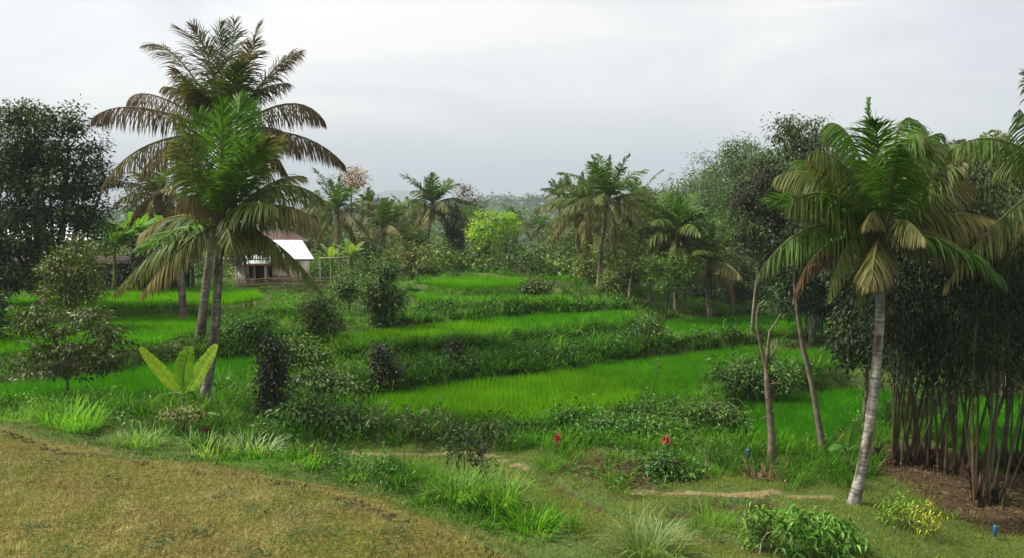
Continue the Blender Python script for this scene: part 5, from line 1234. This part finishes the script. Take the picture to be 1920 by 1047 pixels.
hedge('bank_hedge', 'dark leafy hedge growth below the hillock and beside the right rice', [([(745,597),(880,588),(1000,580),(1180,574)], 14, .3, .7, .25), ([(1330,712),(1400,700),(1500,700)], 20, .5, .9, .35), ([(1300,640),(1400,637),(1530,630)], 14, .3, .6, .2)], size=.14)

# yellow-green feathery shrub below the young banana plant
b0 = gp(345, 815); d = b0[1]
shrub('feathery_shrub', 'feathery yellow-green shrub directly below the young banana leaves', b0, [lobe(325,772,22,12,d), lobe(355,770,26,12,d), lobe(370,778,18,10,d), lobe(340,785,24,10,d)], [(.09, .15, .02), (.18, .24, .04), (.26, .28, .07)], n_clump=70, per=20, size=.09, sigma=.1, hang=.4, asp=.3)

# drooping leaved saplings in the middle foreground
def droop_plant(name, label, base, heads, stems, col, size=.16, per=26, group=None, asp=.28):
    base = np.asarray(base, float); root = empty(name, base, label, 'plant', group)
    for (bx, tp) in stems:
        m_ = MB(); tube(m_, bez(np.asarray(bx) - UP * .05, (np.asarray(bx) + np.asarray(tp)) / 2 + rng.normal(0, .02, 3), np.asarray(tp), np.linspace(0, 1, 6)), np.linspace(.018, .009, 6), 5, (.11, .12, .05)); m_.build('stem', M_BARK, root)
    m_ = MB()
    for h in heads:
        n = per; a = R(0, 6.28, n); st = h + rng.normal(0, .12, (n, 3))
        D = np.stack([np.cos(a), np.sin(a), R(-1.3, .25, n)], 1)
        leaves(m_, st, D, UP + rng.normal(0, .3, (n, 3)), size * R(.6, 1.3, n), size * asp * R(.8, 1.2, n), np.asarray(col) * R(.6, 1.5, n)[:, None], sag=.35)
    m_.build('foliage', M_LEAF, root)
    return root
b0 = gp(868, 935); d = b0[1] + 1.2
droop_plant('drooping_sapling', 'sapling with drooping dark leaves on two stems in the centre foreground', foot(865, d, 920), [at(x, y, d + R(-.2, .2)) for x, y in [(835,830),(850,815),(865,828),(880,822),(858,845),(840,848),(875,848),(868,805),(846,800)]], [(foot(862, d, 920), at(858, 830, d)), (foot(872, d, 920), at(868, 825, d))], (.045, .075, .025))
droop_plant('drooping_sapling', 'sapling with hanging withered leaves right of the two-stemmed one', foot(905, d, 920), [at(x, y, d + R(-.2, .2)) for x, y in [(890,835),(905,820),(918,838),(900,855),(910,870),(896,868),(905,885)]], [(foot(905, d, 920), at(903, 825, d))], (.04, .055, .025))
db = gp(800, 838)[1]
droop_plant('weed_thicket', 'pale tipped weed thicket before the light green central rice', gp(800, 836), [at(x, y, db + R(-.5, .5)) for x, y in [(700,775),(720,762),(745,785),(765,770),(780,785),(800,772),(815,790),(835,780),(850,795),(790,800),(870,800),(900,800),(930,792),(940,805),(760,795),(820,765)]],
            [(foot(x, db, 830), at(x, 785, db)) for x in (710, 745, 780, 815, 850, 900, 935)], (.08, .115, .035), size=.17, per=34)
# leafy bushes at the bottom right
for (px_, py_, pts, col, size, label) in [
 (1440, 1025, [(1400,975),(1420,960),(1440,985),(1425,1000),(1455,965),(1410,1010)], (.06, .12, .03), .17, 'leafy plant with long drooping leaves, leftmost at the bottom right'),
 (1510, 1045, [(1480,985),(1500,965),(1520,990),(1540,975),(1500,1010),(1530,1015),(1475,1025),(1510,1040),(1550,1000)], (.055, .13, .028), .18, 'widest bright leafy plant at the bottom right'),
 (1590, 1045, [(1570,990),(1595,1000),(1610,1020),(1580,1025),(1565,1040),(1605,1040)], (.05, .12, .03), .17, 'leafy plant with hanging leaves right of the widest bottom right one'),
 (1690, 985, [(1670,952),(1690,945),(1705,958),(1680,965),(1715,950),(1650,950)], (.10, .17, .03), .11, 'small fresh green seedling near the palm foot'),
 (1735, 1000, [(1720,965),(1740,955),(1750,975),(1728,978),(1745,985)], (.20, .20, .035), .085, 'small yellow seedling on a thin pale stem')]:
    b0 = gp(px_, py_); dd_ = b0[1]
    droop_plant('leafy_plant', label, b0, [at(x, y, dd_ + R(-.35, .35)) for x, y in pts], [(b0 + np.array([R(-.2, .2), R(-.1, .1), 0]), at(x, y, dd_)) for x, y in pts[:3]], np.asarray(col) * np.array([1.5, 1.6, .7]), size=size * 1.15, per=40, group='leafy plants at the bottom right')
b0 = gp(1425, 1040); d = b0[1]
root = empty('dry_twig', b0, 'bare pale forked twig standing at the bottom right', 'twig')
m_ = MB(); tube(m_, np.array([b0, at(1428, 1015, d), at(1438, 1000, d)]), [.016, .012, .009], 5, (.32, .25, .18)); m_.build('stem', M_BARK, root)
m_ = MB(); tube(m_, np.array([at(1438, 1000, d), at(1455, 996, d)]), [.009, .005], 5, (.32, .25, .18)); m_.build('side_twig', M_BARK, root)
for (x0_, y0_, x1_, y1_, lab) in [(756, 905, 757, 835, 'upright thin dark stake left of the two-stemmed sapling'), (774, 880, 789, 832, 'slanting thin dark stake by the footpath'), (1232, 722, 1232, 672, 'leafy stick standing in the deeper green rice'), (1265, 768, 1264, 740, 'short stick at the corner of the deeper green rice')]:
    b0 = gp(x0_, y0_); d = b0[1]; t = at(x1_, y1_, d)
    root = empty('garden_stake', b0, lab, 'stake', 'thin sticks')
    m_ = MB(); tube(m_, np.array([b0 - UP * .1, (b0 + t) / 2 + rng.normal(0, .015, 3), t]), [.016, .013, .009], 5, (.09, .07, .05)); m_.build('stick', M_BARK, root)
    if 'leafy' in lab or 'short' in lab:
        m_ = MB(); n = 16 if 'leafy' in lab else 10; s = R(.25, .95, n); a = R(0, 6.28, n)
        leaves(m_, b0 + (t - b0) * s[:, None], np.stack([np.cos(a), np.sin(a), R(-.3, .9, n)], 1), UP + rng.normal(0, .3, (n, 3)), R(.15, .4, n), R(.03, .05, n), np.array([.04, .08, .02]) * R(.5, 2, n)[:, None]); m_.build('leaf_tuft', M_LEAF, root)
# red cordylines
for (px_, py_, ty, label) in [(1046, 848, 820, 'small red-leaved cordyline left of the cleared bank'), (1250, 862, 824, 'red-leaved cordyline right of the cleared bank'), (388, 822, 802, 'dark red cordyline under the banana sucker')]:
    b0 = gp(px_, py_); d = b0[1]; t = at(px_, ty, d)
    root = empty('red_cordyline', b0, label, 'plant', 'red cordylines')
    m_ = MB(); tube(m_, np.array([b0 - UP * .05, (b0 + t) / 2, t]), .014, 5, (.10, .07, .05)); m_.build('stem', M_BARK, root)
    n = 22; a = R(0, 6.28, n)
    m_ = MB(); leaves(m_, t + rng.normal(0, .02, (n, 3)) - UP * R(0, .12, n)[:, None], np.stack([np.cos(a), np.sin(a), R(-.6, 1.6, n)], 1), UP + rng.normal(0, .3, (n, 3)), R(.13, .24, n), R(.05, .08, n), np.array([.42, .012, .03]) * (.35 if 'dark' in label else 1.) * R(.35, 1.2, n)[:, None]); m_.build('foliage', M_PETAL, root)
# blue plastic bottles on stakes
for (px_, py_, ty, label) in [(1865, 1012, 985, 'blue plastic bottle upside down on a stick below the bamboo'), (1402, 868, 842, 'blue plastic bottle on a stick left of the dead tree')]:
    b0 = gp(px_, py_); d = b0[1]; t = at(px_, ty, d)
    root = empty('blue_bottle', b0, label, 'bottle', 'blue bottles on sticks')
    h = t[2] - b0[2]
    m_ = MB(); tube(m_, np.array([b0 - UP * .1, b0 + UP * (h * .5)]), .009, 5, (.13, .1, .07)); m_.build('stick', M_WOOD, root)
    zz = np.array([0, .03, .05, .10, .13, .27, .29, .295]) * max(.7, h / .34); rr = np.array([.014, .014, .02, .042, .046, .046, .038, .01])
    m_ = MB(); tube(m_, b0 + UP * (h - zz[-1]) + UP * zz[:, None], rr, 12, (.015, .085, .16)); m_.build('bottle_body', M_PLASTIC, root, True)

# ------------------------------------------------------------------ undergrowth, woodland and far forest
def mass(name, label, pts, hs, rs, per, size, cols, mat, sig=.5, clumps=10):
    mb = MB(); n = len(pts); K = clumps
    ii = np.repeat(np.arange(n), K); m = len(ii)
    u = unit(rng.normal(0, 1, (m, 3))); u[:, 2] = np.abs(u[:, 2]) * 1.0 - .35
    c = pts[ii] + np.stack([u[:, 0] * rs[ii], u[:, 1] * rs[ii], hs[ii] * (.6 + .42 * u[:, 2])], 1)
    jj = np.repeat(np.arange(m), per); N = len(jj)
    off = rng.normal(0, 1, (N, 3)) * sig * (rs[ii][jj] / 2)[:, None] * np.array([1, 1, .6])
    cc = np.asarray(cols, float); ct = cc[rng.integers(0, len(cc), n)] * R(.7, 1.3, n)[:, None]
    C = ct[ii][jj] * R(.75, 1.3, m)[jj][:, None] * R(.75, 1.25, N)[:, None]
    sz = size * R(.6, 1.3, N)
    leaves(mb, c[jj] + off, unit(rng.normal(0, 1, (N, 3)) + u[jj]), UP + u[jj] + rng.normal(0, .5, (N, 3)), sz, sz * .6, C)
    return set_tags(mb.build(name, mat), label, 'vegetation', kind='stuff')
x, y = view_sample(760, 50, 70)
x = x[:]; k = ~((x < -10) & (x > -21) & (y < 60)) & (x > -34)
x, y = x[k], y[k]; n = len(x)
mass('undergrowth', 'tangled green undergrowth at the foot of the treeline', np.stack([x, y, terr(x, y) - .2], 1), R(.9, 3.2, n), R(.7, 1.4, n), 11, .22, [(.04, .10, .010), (.075, .16, .014), (.11, .18, .02), (.05, .09, .014)], M_LEAF, .55, 10)
x = R(10, 26, 110); y = R(42, 52, 110); k = x > y * .26; x, y = x[k], y[k]; n = len(x)
mass('undergrowth', 'dark undergrowth behind the right rice stand', np.stack([x, y + 4, terr(x, y + 4) - .2], 1), R(1.2, 3.2, n), R(.8, 1.5, n), 22, .18, DK, M_LEAF, .5, 10)
x, y = view_sample(420, 72, 190)
r_ = x / y
k = (np.abs(r_ - .035) > .045)
x, y, r_ = x[k], y[k], r_[k]; n = len(x)
zt = 6.5 + (-.006 + .010 * smooth(.02, .10, r_) + .03 * smooth(.14, .3, r_) + rng.normal(0, .012, n)) * y - R(0, 2, n)
zb = terr(x, y); h = np.clip(zt - zb, 2.5, 13)
mass('woodland', 'hazy woodland beyond the treeline', np.stack([x, y, zb], 1), h, h * R(.22, .34, n) + .6, 10, .6, [(.04, .09, .012), (.065, .125, .016), (.10, .145, .026), (.085, .09, .025)], M_FAR, .7, 16)
n = 2900
y = (190 ** 1.6 + (830 ** 1.6 - 190 ** 1.6) * rng.random(n)) ** (1 / 1.6); x = (rng.random(n) * 2 - 1) * y * .70; k = (np.abs(x / y) < .45) | (rng.random(n) < .4); x, y = x[k], y[k]; n = len(x)
zb = terr(x, y); h = R(5.5, 10, n)
mass('forest', 'distant hazy forest covering the hill', np.stack([x, y, zb], 1), h, h * R(.3, .45, n), 4, 2.0, [(.03, .075, .014), (.05, .10, .018), (.075, .12, .022), (.04, .065, .018)], M_FAR, .7, 10)
y = R(20, 75, 150); sd_ = np.where(rng.random(150) < .5, -1, 1); x = sd_ * (y * .69 + R(4.5, 18, 150)); n = 150
mass('side_thicket', 'green thickets closing the view beyond both picture edges', np.stack([x, y, terr(x, y) - .2], 1), R(1.5, 5.0, n), R(1.0, 2.0, n), 12, .3, MID, M_LEAF, .55, 12)
# far palms breaking the forest outline
mb = MB()
for i in range(260):
    y_ = R(180, 760); x_ = R(-.3, .35) * y_; z_ = float(terr(x_, y_)); h_ = R(7, 11); t_ = np.array([x_, y_, z_ + h_])
    tube(mb, np.array([[x_, y_, z_], t_]), .14, 4, (.12, .11, .09), cap=False)
    a = R(0, 6.28, 13)
    blades(mb, np.repeat(t_[None], 13, 0), a, R(2.0, 3.0, 13), .75, R(-.1, 1.3, 13), R(.4, 1.4, 13), np.array([.05, .08, .025]) * R(.6, 1.6, 13)[:, None], 3)
set_tags(mb.build('forest_palms', M_FAR), 'distant palm crowns scattered through the forest', 'vegetation', kind='stuff')

# ------------------------------------------------------------------ haze
mb = MB(); box(mb, (-4200, -150, -40), (4200, 6200, 150), (1, 1, 1))
m, n, out = new_mat('haze_air')
v = n.nodes.new('ShaderNodeVolumePrincipled'); v.inputs['Color'].default_value = (.53, .60, .655, 1); v.inputs['Density'].default_value = HAZE
n.links.new(v.outputs[0], out.inputs['Volume'])
hz_ = mb.build('haze', m); set_tags(hz_, 'thin bluish haze filling the valley', 'haze', kind='stuff')
